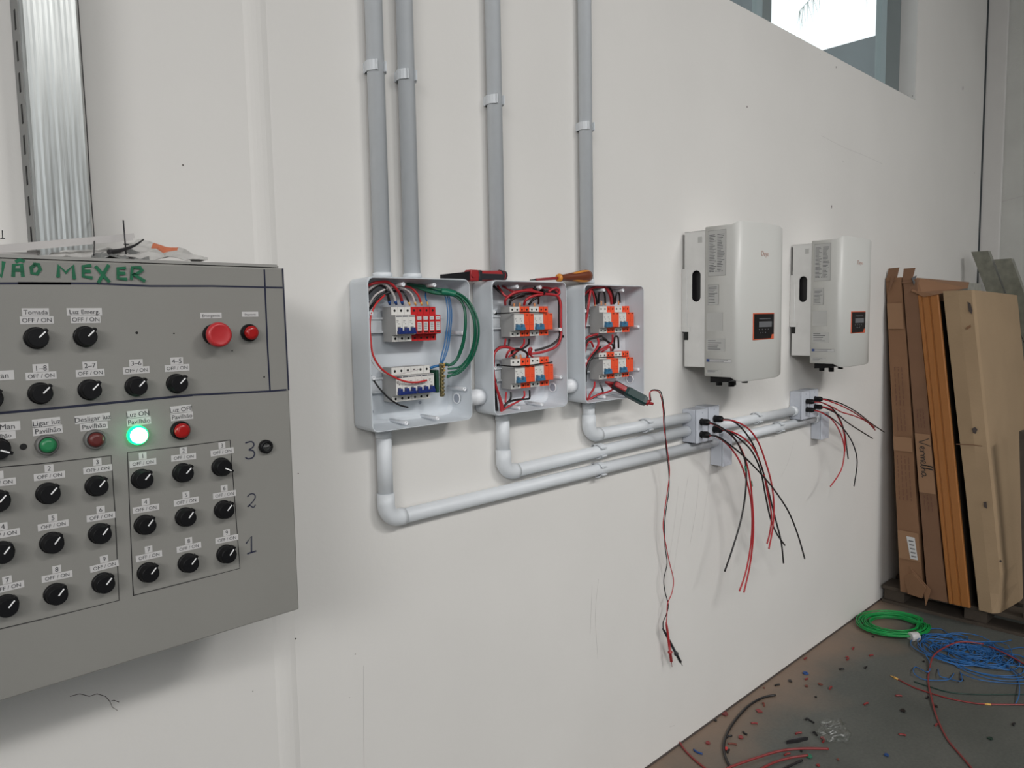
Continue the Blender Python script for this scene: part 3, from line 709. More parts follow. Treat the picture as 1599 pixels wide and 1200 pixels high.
for ei, (bx, en) in enumerate(((1.3235, 'middle'), (1.6845, 'right'))):
    for ri, (zz, rn) in enumerate(((ZA, 'upper'), (ZB, 'lower'))):
        xx = bx+(-.003 if ei == 1 and ri == 1 else 0)
        for k in range(2):
            if not (ei == 0 and ri == 0 and k == 0):
                copy_tree(B2, (xx+.0724*k, YB, zz), label='white breaker with pale blue toggles, %s on %s row of the %s enclosure' % (('leftmost', 'third from left')[k], rn, en))
                copy_tree(S2, (xx+.0362+.0724*k, YB, zz), label='orange surge protector, %s on %s row of the %s enclosure' % (('second from left', 'rightmost')[k], rn, en))
# grey maker's marks on visible side of the leftmost breakers are left plain
# brass earth bar in the left enclosure
eb = thing('earth_bar', (1.087, -.03, 1.373), 'brass earth terminal bar on green base in the left enclosure', 'terminal bar')
b = MB(); b.box((1.0725, -.058, 1.382), (1.0805, -.006, 1.436), 0, bev=.001); b.build('insulator', 'bar_green', parent=eb)
b = MB(); b.box((1.081, -.066, 1.372), (1.089, -.058, 1.452), bev=.001); b.build('bar', 'brass', parent=eb)
for i in range(9): b = MB(); b.lathe((1.085, -.066, 1.378+.0087*i), NY, [(.0034, 0), (.0034, .003), (.0016, .0035)], 10); b.build('terminal_screw', 'brass', parent=eb)
for z in (1.434, 1.443, 1.449, 1.42): b = MB(); b.lathe((1.089, -.062, z), EX, [(.0030, 0), (.0030, .006)], 10); b.build('terminal_screw', 'ferrule_yellow', parent=eb)

# ------------------------------------------------------------------ wires in the enclosures
Z1 = lambda x, y, Y: Py(540+x/4, 400+y/4, Y)
Z2 = lambda x, y, Y: Py(740+x/4.8, 410+y/4.8, Y)
Z3 = lambda x, y, Y: Py(880+x/5, 410+y/5, Y)
def wire(fn, pts, r, m, label, group, end=None, name='wire', floor_z=None):
    P = [fn(*p) for p in pts]
    lo, hi = {'left': (.884, 1.155), 'middle': (1.249, 1.502), 'right': (1.599, 1.855)}[[k for k in ('left', 'middle', 'right') if k in group][0]]
    for p in P: p.x = max(lo, min(hi, p.x)) if p.y > -.079 else p.x; p.z = min(p.z, 1.640) if p.y > -.079 else p.z; p.y = min(p.y, -.009)
    b = MB(); b.tube(P, r, 10, sub=7)
    if end is None: return tag(b.build(name, m), label, 'wire', group)
    root = thing(name, tuple(P[-1]), label, 'wire', group); b.build('insulation', m, parent=root)
    b = MB(); d = (P[-1]-P[-2]).normalized(); b.cyl(P[-1]-d*.002, P[-1]+d*end[1], r*1.25, 10, r1=r*.9); b.build('ferrule', end[0], parent=root)
    return root
G = 'wires in the left enclosure'
FB = ('ferrule_blue', .009); FY = ('ferrule_yellow', .007)
w = lambda pts, r, m, lab, end=None: wire(Z1, pts, r, m, lab, G, end)
w([(110, 215, -.035), (150, 180, -.055), (205, 158, -.060), (270, 165, -.060), (325, 215, -.055), (345, 255, -.046), (352, 283, -.040)], .0034, 'wire_red', 'thick red wire arching into the right pole of the upper breaker', FB)
w([(110, 250, -.033), (150, 205, -.048), (215, 170, -.054), (265, 190, -.052), (298, 240, -.045), (312, 283, -.038)], .0032, 'wire_white', 'thick white wire into the middle pole of the upper breaker', FB)
w([(110, 275, -.030), (150, 225, -.042), (200, 185, -.048), (240, 195, -.047), (262, 240, -.042), (273, 283, -.036)], .0032, 'wire_black', 'thick black wire into the left pole of the upper breaker', FB)
w([(330, 215, -.030), (360, 225, -.036), (382, 258, -.040), (396, 292, -.040)], .0023, 'wire_black', 'thin black wire into the red surge protector', FY)
w([(130, 340, -.030), (170, 265, -.042), (215, 225, -.046), (290, 195, -.046), (355, 202, -.045), (410, 235, -.043), (434, 292, -.040)], .0022, 'wire_white', 'thin white wire into the red surge protector', FY)
w([(370, 190, -.030), (410, 200, -.038), (450, 240, -.042), (472, 292, -.040)], .0024, 'wire_red_bright', 'thin red wire into the red surge protector', FY)
w([(500, 225, -.025), (501, 260, -.033), (511, 292, -.040)], .0017, 'wire_blue', 'short blue wire into the red surge protector', FY)
w([(140, 345, -.030), (190, 280, -.040), (240, 240, -.044), (330, 215, -.044)], .0030, 'wire_black', 'thick black wire crossing behind the arch in left enclosure')
w([(245, 245, -.050), (190, 300, -.062), (160, 370, -.068), (146, 440, -.072), (150, 530, -.074), (172, 620, -.076), (220, 700, -.077), (290, 750, -.077), (370, 783, -.077), (440, 790, -.076), (508, 777, -.075)], .0022, 'wire_red_bright', 'long loose red wire looping down across the lower breakers')
w([(130, 690, -.025), (160, 750, -.04), (210, 825, -.05), (270, 888, -.055), (330, 928, -.058), (390, 946, -.058)], .0021, 'wire_black', 'loose black wire end in lower left of the left enclosure')
w([(135, 600, -.03), (165, 660, -.05), (215, 718, -.066), (280, 745, -.074), (350, 735, -.076), (455, 708, -.076)], .0013, 'wire_white', 'thin white wire across the lower breakers')
w([(112, 300, -.02), (150, 290, -.035), (200, 240, -.04), (260, 205, -.042), (340, 200, -.04)], .0022, 'wire_black', 'thin black wire behind the white ones in left enclosure')
# blue
for i, (a, lab) in enumerate((((0, 0), 'front'), ((11, 6), 'middle'), ((-14, -6), 'rear'))):
    dx, dy = a
    w([(560+dx, 215, -.035), (628+dx, 240, -.050), (648+dx, 310+dy, -.060), (652+dx, 390, -.062), (643+dx, 480, -.060), (632+dx, 560+dy, -.058), (612+dx, 630, -.058), (600+dx*.5, 668, -.058)], .0016, 'wire_blue', '%s blue wire curving down to the brass bar' % lab)
w([(528, 700, -.046), (560, 690, -.05), (600, 683, -.055), (640, 680, -.06)], .0032, 'wire_blue', 'short blue wire from lower breaker to the brass bar')
# green bundle
gp = [([(380, 160, -.02), (470, 200, -.035), (560, 225, -.050), (640, 235, -.062), (690, 245, -.075), (730, 290, -.090), (745, 360, -.098), (745, 440, -.098), (735, 520, -.092), (715, 590, -.084), (690, 650, -.076), (640, 688, -.068)], 'innermost'),
      ([(380, 168, -.02), (470, 208, -.038), (560, 232, -.053), (640, 240, -.068), (700, 245, -.085), (760, 300, -.105), (795, 380, -.115), (808, 460, -.118), (800, 540, -.112), (775, 620, -.100), (730, 680, -.085), (690, 700, -.075), (640, 705, -.07)], 'second'),
      ([(390, 158, -.02), (480, 195, -.035), (570, 210, -.050), (650, 218, -.066), (715, 238, -.085), (775, 290, -.108), (815, 370, -.120), (832, 450, -.124), (825, 540, -.118), (795, 630, -.105), (740, 705, -.088), (690, 740, -.078), (635, 748, -.07)], 'outermost'),
      ([(395, 152, -.02), (480, 185, -.035), (570, 205, -.050), (650, 212, -.064), (710, 238, -.082), (765, 300, -.102), (800, 390, -.112), (815, 470, -.114), (808, 550, -.108), (775, 640, -.098), (720, 712, -.085), (680, 735, -.076), (635, 760, -.07)], 'third'),
      ([(400, 165, -.02), (480, 212, -.037), (560, 236, -.052), (640, 243, -.064), (700, 262, -.080), (742, 320, -.095), (752, 400, -.10), (748, 480, -.097), (735, 560, -.09), (705, 635, -.080), (665, 680, -.072), (625, 672, -.066)], 'slack'),
      ([(385, 155, -.02), (500, 190, -.04), (600, 220, -.055), (680, 232, -.07), (740, 262, -.09), (785, 320, -.108), (808, 400, -.116), (815, 500, -.114), (795, 590, -.106), (750, 670, -.092), (700, 715, -.08), (640, 730, -.07)], 'fourth')]
for p, lab in gp: w(p, .0026, 'wire_green', '%s green earth wire of the bundle bulging from the left enclosure' % lab)
b = MB(); a = [Z1(598, 224, -.058), Z1(640, 228, -.066), Z1(690, 240, -.078)]; b.tube(a, .0072, 12); tag(b.build('green_tape', 'tape_green'), 'green tape wrapped round the green wire bundle', 'tape')

# middle enclosure
G = 'red and black wires in the middle enclosure'
w2 = lambda pts, r, m, lab, end=None: wire(Z2, pts, r, m, lab, G, end)
w2([(180, 150, -.02), (210, 220, -.035), (250, 255, -.045), (330, 225, -.052), (430, 210, -.056), (520, 235, -.058), (600, 245, -.060), (660, 235, -.060), (665, 205, -.060), (610, 195, -.060), (560, 220, -.058)], .0032, 'wire_red', 'red wire looping back at upper right of middle enclosure')
w2([(238, 318, -.040), (240, 280, -.050), (290, 235, -.058), (360, 215, -.060), (430, 215, -.062), (500, 228, -.062), (560, 240, -.062)], .0034, 'wire_red', 'red wire arching up from the leftmost breaker of middle enclosure')
w2([(270, 318, -.038), (280, 285, -.045), (340, 250, -.050), (420, 235, -.053), (500, 240, -.056), (560, 235, -.058)], .0033, 'wire_black', 'black wire arching up from the leftmost breaker of middle enclosure')
w2([(380, 318, -.040), (390, 285, -.050), (430, 258, -.056), (500, 242, -.060), (580, 240, -.062), (635, 260, -.064), (675, 320, -.066), (697, 400, -.066), (695, 480, -.066), (672, 560, -.065), (620, 630, -.062), (540, 665, -.058), (470, 680, -.052), (400, 690, -.045)], .0036, 'wire_red', 'long red wire sweeping down the right side of middle enclosure')
w2([(415, 318, -.040), (440, 285, -.048), (480, 260, -.054), (560, 215, -.055), (620, 230, -.058), (655, 300, -.060), (668, 400, -.060), (665, 480, -.060), (645, 560, -.060), (590, 615, -.058), (520, 645, -.053), (460, 660, -.046)], .0032, 'wire_black', 'long black wire sweeping down the right side of middle enclosure')
w2([(485, 310, -.035), (486, 270, -.045), (465, 225, -.052), (460, 180, -.055)], .0026, 'wire_black', 'black wire rising in the centre of middle enclosure')
w2([(150, 150, -.015), (190, 215, -.03), (245, 255, -.04), (300, 265, -.042), (380, 250, -.045)], .0034, 'wire_black', 'black wire entering from top left corner of middle enclosure')
w2([(215, 145, -.015), (240, 190, -.03), (290, 215, -.04), (350, 215, -.045), (430, 200, -.05), (540, 190, -.052), (620, 215, -.055), (660, 280, -.058)], .0030, 'wire_red', 'red wire entering at the top of middle enclosure')
w2([(240, 575, -.040), (235, 610, -.048), (232, 625, -.05)], .0026, 'wire_red', 'short red wire under the leftmost upper breaker of middle enclosure')
w2([(268, 575, -.040), (265, 610, -.046), (262, 640, -.048)], .0026, 'wire_black', 'short black wire under the leftmost upper breaker of middle enclosure')
w2([(380, 575, -.040), (378, 610, -.047), (350, 645, -.050), (300, 680, -.05), (262, 712, -.045)], .0028, 'wire_red', 'red wire linking the rows of middle enclosure')
w2([(415, 575, -.040), (412, 612, -.047), (380, 640, -.05), (330, 665, -.05), (292, 712, -.045)], .0028, 'wire_black', 'black wire linking the rows of middle enclosure')
w2([(300, 650, -.052), (240, 635, -.058), (190, 645, -.062), (155, 685, -.064), (146, 760, -.066), (150, 840, -.066), (165, 920, -.064), (190, 1000, -.060), (205, 1070, -.055), (208, 1125, -.05)], .0036, 'wire_red', 'thick red wire down the left side of middle enclosure')
w2([(250, 630, -.045), (190, 640, -.048), (150, 690, -.05), (140, 790, -.05), (155, 900, -.05), (165, 1010, -.048), (175, 1125, -.04)], .0036, 'wire_black', 'thick black wire down the left side of middle enclosure')
w2([(245, 712, -.045), (255, 680, -.055), (280, 655, -.058), (310, 650, -.055), (330, 665, -.05)], .0030, 'wire_red', 'bent red wire over the lower left breaker of middle enclosure')
w2([(300, 712, -.04), (285, 680, -.05), (310, 650, -.056), (360, 655, -.056), (400, 680, -.05), (405, 712, -.04)], .0032, 'wire_black', 'black loop over the lower row of middle enclosure')
w2([(400, 712, -.04), (410, 680, -.05), (420, 645, -.055), (435, 650, -.056), (425, 690, -.05), (450, 715, -.04)], .0028, 'wire_red', 'small red loop over the lower row of middle enclosure')
w2([(245, 975, -.040), (242, 1010, -.046), (238, 1050, -.05)], .0026, 'wire_red', 'red wire below the lower left breaker of middle enclosure')
w2([(280, 975, -.040), (278, 1020, -.046), (255, 1050, -.05), (225, 1085, -.048), (215, 1125, -.04)], .0028, 'wire_black', 'black wire below the lower left breaker of middle enclosure')
w2([(380, 965, -.040), (378, 1010, -.046), (330, 1045, -.05), (270, 1075, -.05), (225, 1105, -.045), (218, 1130, -.04)], .0026, 'wire_red', 'red wire sloping to the bottom left of middle enclosure')
w2([(420, 960, -.040), (420, 1015, -.046), (395, 1025, -.048), (320, 1030, -.05), (250, 1055, -.05), (215, 1100, -.045)], .0028, 'wire_black', 'black wire sloping to the bottom left of middle enclosure')
w2([(195, 1000, -.055), (215, 1070, -.052), (222, 1125, -.045)], .0028, 'wire_red', 'second red wire at bottom left of middle enclosure')
GT = 'black cable ties in the enclosures'
def tie(fn, pts, label, r=.0016):
    b = MB(); P = [fn(*p) for p in pts]; b.tube(P, r, 6); b.box(P[0]-V((.003, .002, .003)), P[0]+V((.003, .003, .003))); tag(b.build('cable_tie', 'black_plastic'), label, 'cable tie', GT)
tie(Z2, [(165, 384, -.064), (250, 380, -.068), (340, 374, -.071), (450, 374, -.071), (550, 378, -.069)], 'black tie across the upper row of middle enclosure')
tie(Z2, [(185, 770, -.064), (310, 780, -.072), (430, 770, -.073), (540, 755, -.072), (590, 748, -.07)], 'black tie across the lower row of middle enclosure')
def band(fn, c, r, ax, label):
    b = MB(); p = fn(*c); b.lathe(p-V(ax)*.003, ax, [(r, 0), (r, .006)], 14); tag(b.build('cable_tie', 'black_plastic'), label, 'cable tie', GT)
band(Z2, (515, 225, -.058), .009, (1, 0, .1), 'black tie round the wires at upper centre of middle enclosure')
band(Z2, (660, 555, -.062), .0082, (.3, 0, 1), 'black tie round the sweeping wires at right of middle enclosure')
band(Z2, (152, 885, -.061), .0075, (0, 0, 1), 'black tie round the wires at left of middle enclosure')
band(Z2, (458, 200, -.055), .0055, (.1, 0, 1), 'small black tie head near the top screw of middle enclosure')
# copper-looking links
for (x, y, n) in ((302, 315, 'first'), (345, 310, 'second'), (455, 312, 'third'), (318, 708, 'fourth'), (352, 700, 'fifth')):
    b = MB(); p = Z2(x, y, -.040); b.tube([p+V((0, 0, -.008)), p+V((0, -.001, 0)), p+V((.001, .002, .001))], .0026, 8)
    tag(b.build('wire_ferrule', 'ferrule_orange'), 'orange wire ferrule on top of %s' % {'first': 'first orange unit, upper row of middle enclosure', 'second': 'the upper row beside the centre, middle enclosure', 'third': 'third unit, upper row of middle enclosure', 'fourth': 'first orange unit, lower row of middle enclosure', 'fifth': 'the lower row beside the centre, middle enclosure'}[n], 'ferrule', 'orange ferrules')

# right enclosure
G = 'red and black wires in the right enclosure'
w3 = lambda pts, r, m, lab, end=None: wire(Z3, pts, r, m, lab, G, end)
w3([(155, 270, -.03), (180, 235, -.045), (220, 205, -.055), (270, 185, -.058), (330, 200, -.06), (365, 260, -.056), (375, 325, -.042)], .0034, 'wire_red', 'red wire arching over the upper row of right enclosure')
w3([(150, 300, -.025), (190, 240, -.035), (240, 200, -.045), (300, 180, -.05), (360, 200, -.052), (390, 260, -.048), (395, 325, -.04)], .0034, 'wire_black', 'black wire arching over the upper row of right enclosure')
w3([(340, 190, -.055), (370, 240, -.05), (382, 325, -.04)], .0028, 'wire_red', 'second red wire down into the upper row of right enclosure')
w3([(245, 325, -.040), (240, 270, -.05), (225, 220, -.054)], .0028, 'wire_red', 'red wire rising above the upper left breaker of right enclosure')
w3([(262, 325, -.038), (258, 280, -.044), (235, 225, -.048)], .0030, 'wire_black', 'black wire above the upper left breaker of right enclosure')
w3([(275, 320, -.040), (280, 245, -.05), (300, 222, -.052), (322, 245, -.05), (328, 318, -.04)], .0028, 'wire_black', 'small black jumper loop, left pair of upper row in right enclosure')
w3([(405, 318, -.040), (412, 260, -.05), (428, 235, -.052), (440, 260, -.05), (442, 312, -.04)], .0028, 'wire_black', 'small black jumper loop, right pair of upper row in right enclosure')
w3([(400, 672, -.040), (398, 610, -.05), (408, 580, -.052), (428, 590, -.05), (432, 668, -.04)], .0028, 'wire_black', 'small black jumper loop over the lower row in right enclosure')
w3([(150, 600, -.03), (168, 500, -.05), (190, 380, -.058), (205, 270, -.058), (215, 215, -.052)], .0036, 'wire_red', 'thick red wire along the left side of right enclosure')
w3([(140, 560, -.02), (160, 450, -.035), (175, 330, -.042), (185, 230, -.040)], .0036, 'wire_black', 'thick black wire along the left side of right enclosure')
w3([(150, 640, -.035), (180, 590, -.05), (230, 570, -.058), (268, 560, -.05)], .0030, 'wire_red', 'red wire bending out below the upper left breaker of right enclosure')
w3([(258, 570, -.042), (275, 620, -.052), (262, 670, -.058), (220, 730, -.062), (180, 790, -.064), (165, 880, -.062), (165, 1000, -.056), (170, 1075, -.05)], .0036, 'wire_red', 'thick red wire crossing to the bottom of right enclosure')
w3([(290, 570, -.042), (330, 600, -.05), (355, 630, -.048)], .0028, 'wire_black', 'black wire slanting between the rows of right enclosure')
w3([(385, 565, -.042), (382, 620, -.05), (340, 655, -.054), (290, 685, -.052), (262, 705, -.046)], .0030, 'wire_red', 'red wire from upper to lower row in right enclosure')
w3([(270, 620, -.045), (310, 600, -.05), (350, 620, -.05), (390, 650, -.048), (385, 690, -.04)], .0032, 'wire_black', 'curled black wire between the rows of right enclosure')
w3([(235, 660, -.05), (215, 620, -.054), (185, 640, -.05), (165, 720, -.04)], .0030, 'wire_red', 'small red curl at left of right enclosure')
w3([(300, 575, -.045), (240, 590, -.05), (190, 610, -.054), (160, 680, -.05), (150, 740, -.04)], .0034, 'wire_black', 'black wire curling to the left wall of right enclosure')
w3([(290, 660, -.058), (240, 720, -.066), (200, 780, -.068), (180, 850, -.068), (175, 930, -.060)], .0036, 'wire_black', 'thick black wire in front of the lower left breaker in right enclosure')
w3([(372, 690, -.04), (365, 660, -.05), (330, 680, -.055), (300, 700, -.045)], .0028, 'wire_red', 'short red wire over the lower row of right enclosure')
w3([(245, 935, -.042), (240, 980, -.05), (210, 1030, -.054), (190, 1080, -.05)], .0030, 'wire_red', 'red wire below the lower left breaker of right enclosure')
w3([(285, 940, -.042), (300, 980, -.048), (308, 1015, -.05), (270, 1035, -.05), (210, 1070, -.048)], .0028, 'wire_black', 'black wire below the lower row of right enclosure')
w3([(330, 935, -.044), (360, 960, -.052), (385, 990, -.056), (340, 1015, -.058), (280, 1030, -.056), (220, 1060, -.05), (195, 1080, -.045)], .0030, 'wire_red', 'red wire looping back at the bottom of right enclosure')
w3([(160, 910, -.045), (172, 990, -.05), (180, 1080, -.045)], .0030, 'wire_red', 'straight red wire at the bottom left of right enclosure')
tie(Z3, [(222, 750, -.066), (320, 742, -.072), (430, 738, -.072), (505, 730, -.07)], 'black tie across the lower row of right enclosure')
for (x, y, n) in ((297, 315, 'left breaker'), (328, 315, 'left orange unit'), (247, 320, 'outer left pole'), (432, 312, 'right breaker')):
    b = MB(); p = Z3(x, y, -.040); b.tube([p+V((0, 0, -.008)), p+V((0, 0, 0)), p+V((0, .001, .005))], .0026, 8)
    tag(b.build('wire_ferrule', 'ferrule_orange'), 'orange wire ferrule above the %s, upper row of right enclosure' % n, 'ferrule', 'orange ferrules')

# ================================================================== TOOLS
st = thing('wire_stripper', (1.2, -.045, 1.6525), 'red and black wire stripping tool lying across the left and middle enclosures', 'hand tool')
yy = -.046; a = Py(690, 431.5, yy); m1 = Py(733, 430.5, yy); m2 = Py(741, 431, yy); e_ = Py(788, 430, yy); 
b = MB(); b.add([a+V((0, -.006, -.0075)), a+V((0, .006, -.0075)), a+V((0, .006, .004)), a+V((0, -.006, .004)), m1+V((0, -.010, -.012)), m1+V((0, .010, -.012)), m1+V((0, .010, .010)), m1+V((0, -.010, .010))],
                 [(0, 1, 2, 3), (4, 5, 6, 7), (0, 1, 5, 4), (1, 2, 6, 5), (2, 3, 7, 6), (3, 0, 4, 7)]); b.build('jaw', 'tool_steel', parent=st)
b = MB(); b.box((m1.x-.006, yy-.013, m1.z-.0145), (m2.x+.006, yy+.013, m1.z+.014), bev=.004); b.lathe((m1.x+.002, yy-.013, m1.z), NY, [(.006, 0), (.006, .003)], 16); b.build('joint', 'tool_red', parent=st)
b = MB(); b.tube([V((m2.x+.004, yy, m2.z+.001)), V(((m2.x+e_.x)/2, yy, m2.z+.0008)), V((e_.x-.006, yy, e_.z-.001))], .0135, 16, 0); b.build('handle_sleeve', 'tool_red', parent=st)
b = MB(); b.tube([V((e_.x-.018, yy, e_.z-.001)), V((e_.x, yy, e_.z-.001))], [.0145, .0125], 16); b.box((m2.x+.01, yy-.0145, m2.z-.009), (e_.x-.012, yy-.010, m2.z+.006), bev=.002); b.box((m2.x+.004, yy-.0142, m2.z-.013), (m2.x+.016, yy+.012, m2.z+.0138), bev=.003); b.build('grip', 'tool_black', parent=st)
sd = thing('screwdriver', (1.55, -.045, 1.6525), 'insulated screwdriver with amber and brown handle on top of enclosures', 'screwdriver')
yy = -.046; t0 = Py(828, 437.5, yy); t1 = Py(871, 434.5, yy); t2 = Py(921, 431, yy)
b = MB(); b.tube([t0, t0.lerp(t1, .3)], [.0012, .0026], 8); b.build('tip', 'tool_steel', parent=sd)
b = MB(); b.tube([t0.lerp(t1, .2), t1+V((.004, 0, 0))], [.0032, .0045], 10); b.build('shaft', 'shaft_red', parent=sd)
d = (t2-t1); Lh = d.length
b = MB(); b.lathe(t1, d, [(.006, 0), (.0105, .003), (.0118, .010), (.0092, .018), (.0095, .03), (.0135, Lh*.5), (.0172, Lh*.72), (.0180, Lh*.88), (.0150, Lh*.98), (.010, Lh)], 18); b.build('handle', 'tool_brown', parent=sd)
b = MB(); b.lathe(t1-d.normalized()*.0005, d, [(.0062, 0), (.0109, .003), (.0122, .008), (.0112, .012)], 18)
dn = d.normalized(); 
for q in range(3):
    an = math.radians(-60+q*120); 
    n_ = V((0, -math.cos(an), math.sin(an)))
    b.tube([t1+dn*Lh*.42+n_*.0062, t1+dn*Lh*.6+n_*.0105, t1+dn*Lh*.78+n_*.0128, t1+dn*Lh*.92+n_*.0118], .0062, 10)
b.build('grip_inlay', 'tool_amber', parent=sd)
# tester
tp0 = Z3(390, 950, -.060); tp1 = Z3(480, 1000, -.085); tp2 = Z3(650, 1090, -.135)
vt = thing('voltage_tester', tuple(tp0), 'dark green pen tester with red button and two hanging leads', 'electrical tester')
d = (tp2-tp0); dn = d.normalized(); nn_ = dn.cross(NY).normalized(); 
def obox(b, c0, c1, w, h, mi=0):
    d = (c1-c0).normalized(); u = (NY-d*NY.dot(d)).normalized(); s_ = d.cross(u)
    vs = []
    for c_, k in ((c0, .82), (c0.lerp(c1, .15), 1), (c0.lerp(c1, .85), 1), (c1, .8)):
        for (pa, pb) in ((-1, -.6), (-.7, -1), (.7, -1), (1, -.6), (1, .6), (.7, 1), (-.7, 1), (-1, .6)): vs.append(c_+s_*w/2*pa*k+u*h/2*pb*k)
    fs = [tuple(range(8)), tuple(range(24, 32))]+[(j*8+i, j*8+(i+1) % 8, (j+1)*8+(i+1) % 8, (j+1)*8+i) for j in range(3) for i in range(8)]
    b.add(vs, fs, mi); return s_, u
b = MB(); obox(b, tp0, tp1+dn*.01, .026, .020); b.build('head', 'black_rubber', parent=vt)
b = MB(); s_, u_ = obox(b, tp1, tp2, .030, .024); b.build('body', 'tester_teal', parent=vt)
b = MB(); obox(b, tp0+dn*.004+u_*.008, tp1+dn*.002+u_*.009, .017, .010); b.build('button', 'tool_red', parent=vt)
b = MB(); b.cyl(tp0-dn*.001, Z3(330, 935, -.058), .007, 10, r1=.003); b.build('tip', 'shaft_red', parent=vt)
b = MB(); b.cyl(tp2-dn*.003, tp2+dn*.008, .009, 12); b.cyl(tp2+dn*.006, Z3(700, 1105, -.145), .0045, 10); b.build('end_cap', 'tool_red', parent=vt)
# leads
def lead(pts, m, pm, tip):
    P = [Py(*p) for p in pts]; b = MB(); b.tube(P, .0017, 8, sub=6); L_ = b.build('test_lead', m, parent=vt)
    a, c_ = P[-1], Py(*tip); d = (c_-a).normalized(); Ld = (c_-a).length
    b = MB(); b.lathe(a-d*.003, d, [(.0025, 0), (.0038, .012), (.0045, Ld*.4), (.0045, Ld*.72), (.0082, Ld*.73), (.0082, Ld*.75), (.005, Ld*.77), (.0050, Ld*.98), (.0012, Ld), (.0009, Ld+.018)], 12)
    b.build('probe', pm, parent=L_)
Yl = -.145
lead([(1016, 628, Yl), (1015, 614, Yl), (1022, 610, Yl), (1031, 615, -.13), (1036, 640, -.10), (1037, 665, -.08), (1042, 700, -.06), (1046, 735, -.05), (1043, 765, -.04), (1038, 800, -.035), (1036, 825, -.03), (1041, 855, -.03), (1046, 880, -.03), (1052, 905, -.03), (1050, 925, -.03), (1043, 943, -.03), (1042, 960, -.03), (1041, 974, -.03)], 'wire_red', 'tool_red', (1049, 1036, -.03))
lead([(1017, 626, Yl), (1016, 612, Yl), (1024, 609, Yl), (1033, 614, -.13), (1037.5, 640, -.10), (1039, 665, -.08), (1040.5, 700, -.06), (1044.5, 735, -.05), (1045, 765, -.04), (1040, 800, -.033), (1038, 825, -.028), (1039, 855, -.028), (1042, 880, -.028), (1037, 905, -.026), (1039, 925, -.024), (1044, 945, -.024), (1041, 960, -.024), (1036, 972, -.024), (1036, 983, -.024)], 'wire_black', 'tool_black', (1064, 1036, -.036))

# ================================================================== JUNCTION BOXES
def jbox(x0, x1, z0, z1, dep, label, screws=True):
    r = thing('junction_box', ((x0+x1)/2, 0, z0), label, 'junction box', 'small grey junction boxes')
    b = MB(); b.box((x0, -dep+.008, z0), (x1, -.0008, z1), bev=.003); b.build('base', 'junction_plastic', parent=r)
    b = MB(); b.box((x0-.0005, -dep, z0-.0005), (x1+.0005, -dep+.0075, z1+.0005), bev=.002); b.build('lid', 'junction_plastic', parent=r)
    for (x, z) in (((x0+x1)/2, z1-.012), ((x0+x1)/2, z0+.012)):
        b = MB(); b.lathe((x, -dep+.0003, z), NY, [(.0026, 0), (.0026, .0008)], 12); b.build('lid_screw', 'knockout', parent=r)
    return r
jbox(2.192, 2.262, 1.112, 1.228, .060, 'grey junction box at left of the near cluster'); jbox(2.270, 2.336, 1.112, 1.232, .060, 'grey junction box at right of the near cluster')
jbox(2.376, 2.436, 1.002, 1.125, .055, 'grey junction box hanging lowest in the near cluster')
jbox(2.998, 3.068, 1.106, 1.224, .056, 'grey junction box at left of the far cluster'); jbox(3.076, 3.150, 1.106, 1.226, .056, 'grey junction box at right of the far cluster')
jbox(3.206, 3.280, .994, 1.112, .050, 'grey junction box hanging lowest in the far cluster')
# glands and their cables
def gland(x, y, Y, label, s=1.0, tilt=(0, 0)):
    p = Py(x, y, Y); d = V((tilt[0], -1, tilt[1])).normalized()
    b = MB(); b.lathe(p, d, [(.0125*s, 0), (.0125*s, .005), (.0108*s, .006), (.0108*s, .010), (.0120*s, .011), (.0120*s, .024), (.0095*s, .030), (.0055*s, .034)], 10, smooth=False)
    o = b.build('cable_gland', 'black_plastic'); tag(o, label, 'cable gland', 'black cable glands'); return p+d*.032*1.0
A1 = gland(1095.5, 659, -.0605, 'upper black gland on the left box of near cluster'); A2 = gland(1095.5, 678.5, -.0605, 'lower black gland on the left box of near cluster')
B1 = gland(1116.5, 654, -.0605, 'upper black gland on the right box of near cluster'); B2_ = gland(1115.5, 670.5, -.0605, 'lower black gland on the right box of near cluster')
C1 = gland(1260, 627, -.0565, 'upper black gland on the left box of far cluster', .9); C2 = gland(1260, 640, -.0565, 'lower black gland on the left box of far cluster', .9)
D1 = gland(1273, 623, -.0565, 'upper black gland on the right box of far cluster', .9); D2 = gland(1273, 635.5, -.0565, 'lower black gland on the right box of far cluster', .9)
def cable(p0, pts, m, label, group, r=.0031, off=(0, 0, 0), tape=None):
    o_ = V(off); P = [p0+o_*.3+V((0, .008, 0)), p0+o_*.3]+[Py(*p) for p in pts]
    b = MB(); b.tube(P, r, 10, sub=7)
    if tape is None: return tag(b.build('cable', m), label, 'cable', group)
    root = thing('cable', tuple(p0), label, 'cable', group); b.build('insulation', m, parent=root)
    b = MB(); q = Py(*tape); q2 = Py(tape[0]+1, tape[1]+8, tape[2]); b.cyl(q, q2, r*1.25, 10); b.build('tape', 'tape_green', parent=root)
GN = 'red and black cables drooping from the near junction boxes'; GF = 'red and black cables drooping from the far junction boxes'
rz = .003
cable(A1, [(1125, 667, -.11), (1145, 682, -.125), (1158, 704, -.13), (1165, 727, -.13), (1165, 765, -.125), (1158, 810, -.12), (1145, 855, -.115), (1132, 893, -.11)], 'wire_black', 'black cable from near cluster bending back left, end hanging lowest left', GN, off=(0, 0, rz), tape=(1164.5, 728, -.13))
cable(A1, [(1122, 666, -.105), (1142, 680, -.118), (1158, 702, -.124), (1169, 735, -.125), (1175, 780, -.122), (1177, 830, -.118), (1172, 880, -.112), (1162, 926, -.108)], 'wire_red', 'red cable with green tape hanging down from near cluster', GN, off=(0, 0, -rz), tape=(1173.5, 752, -.124))
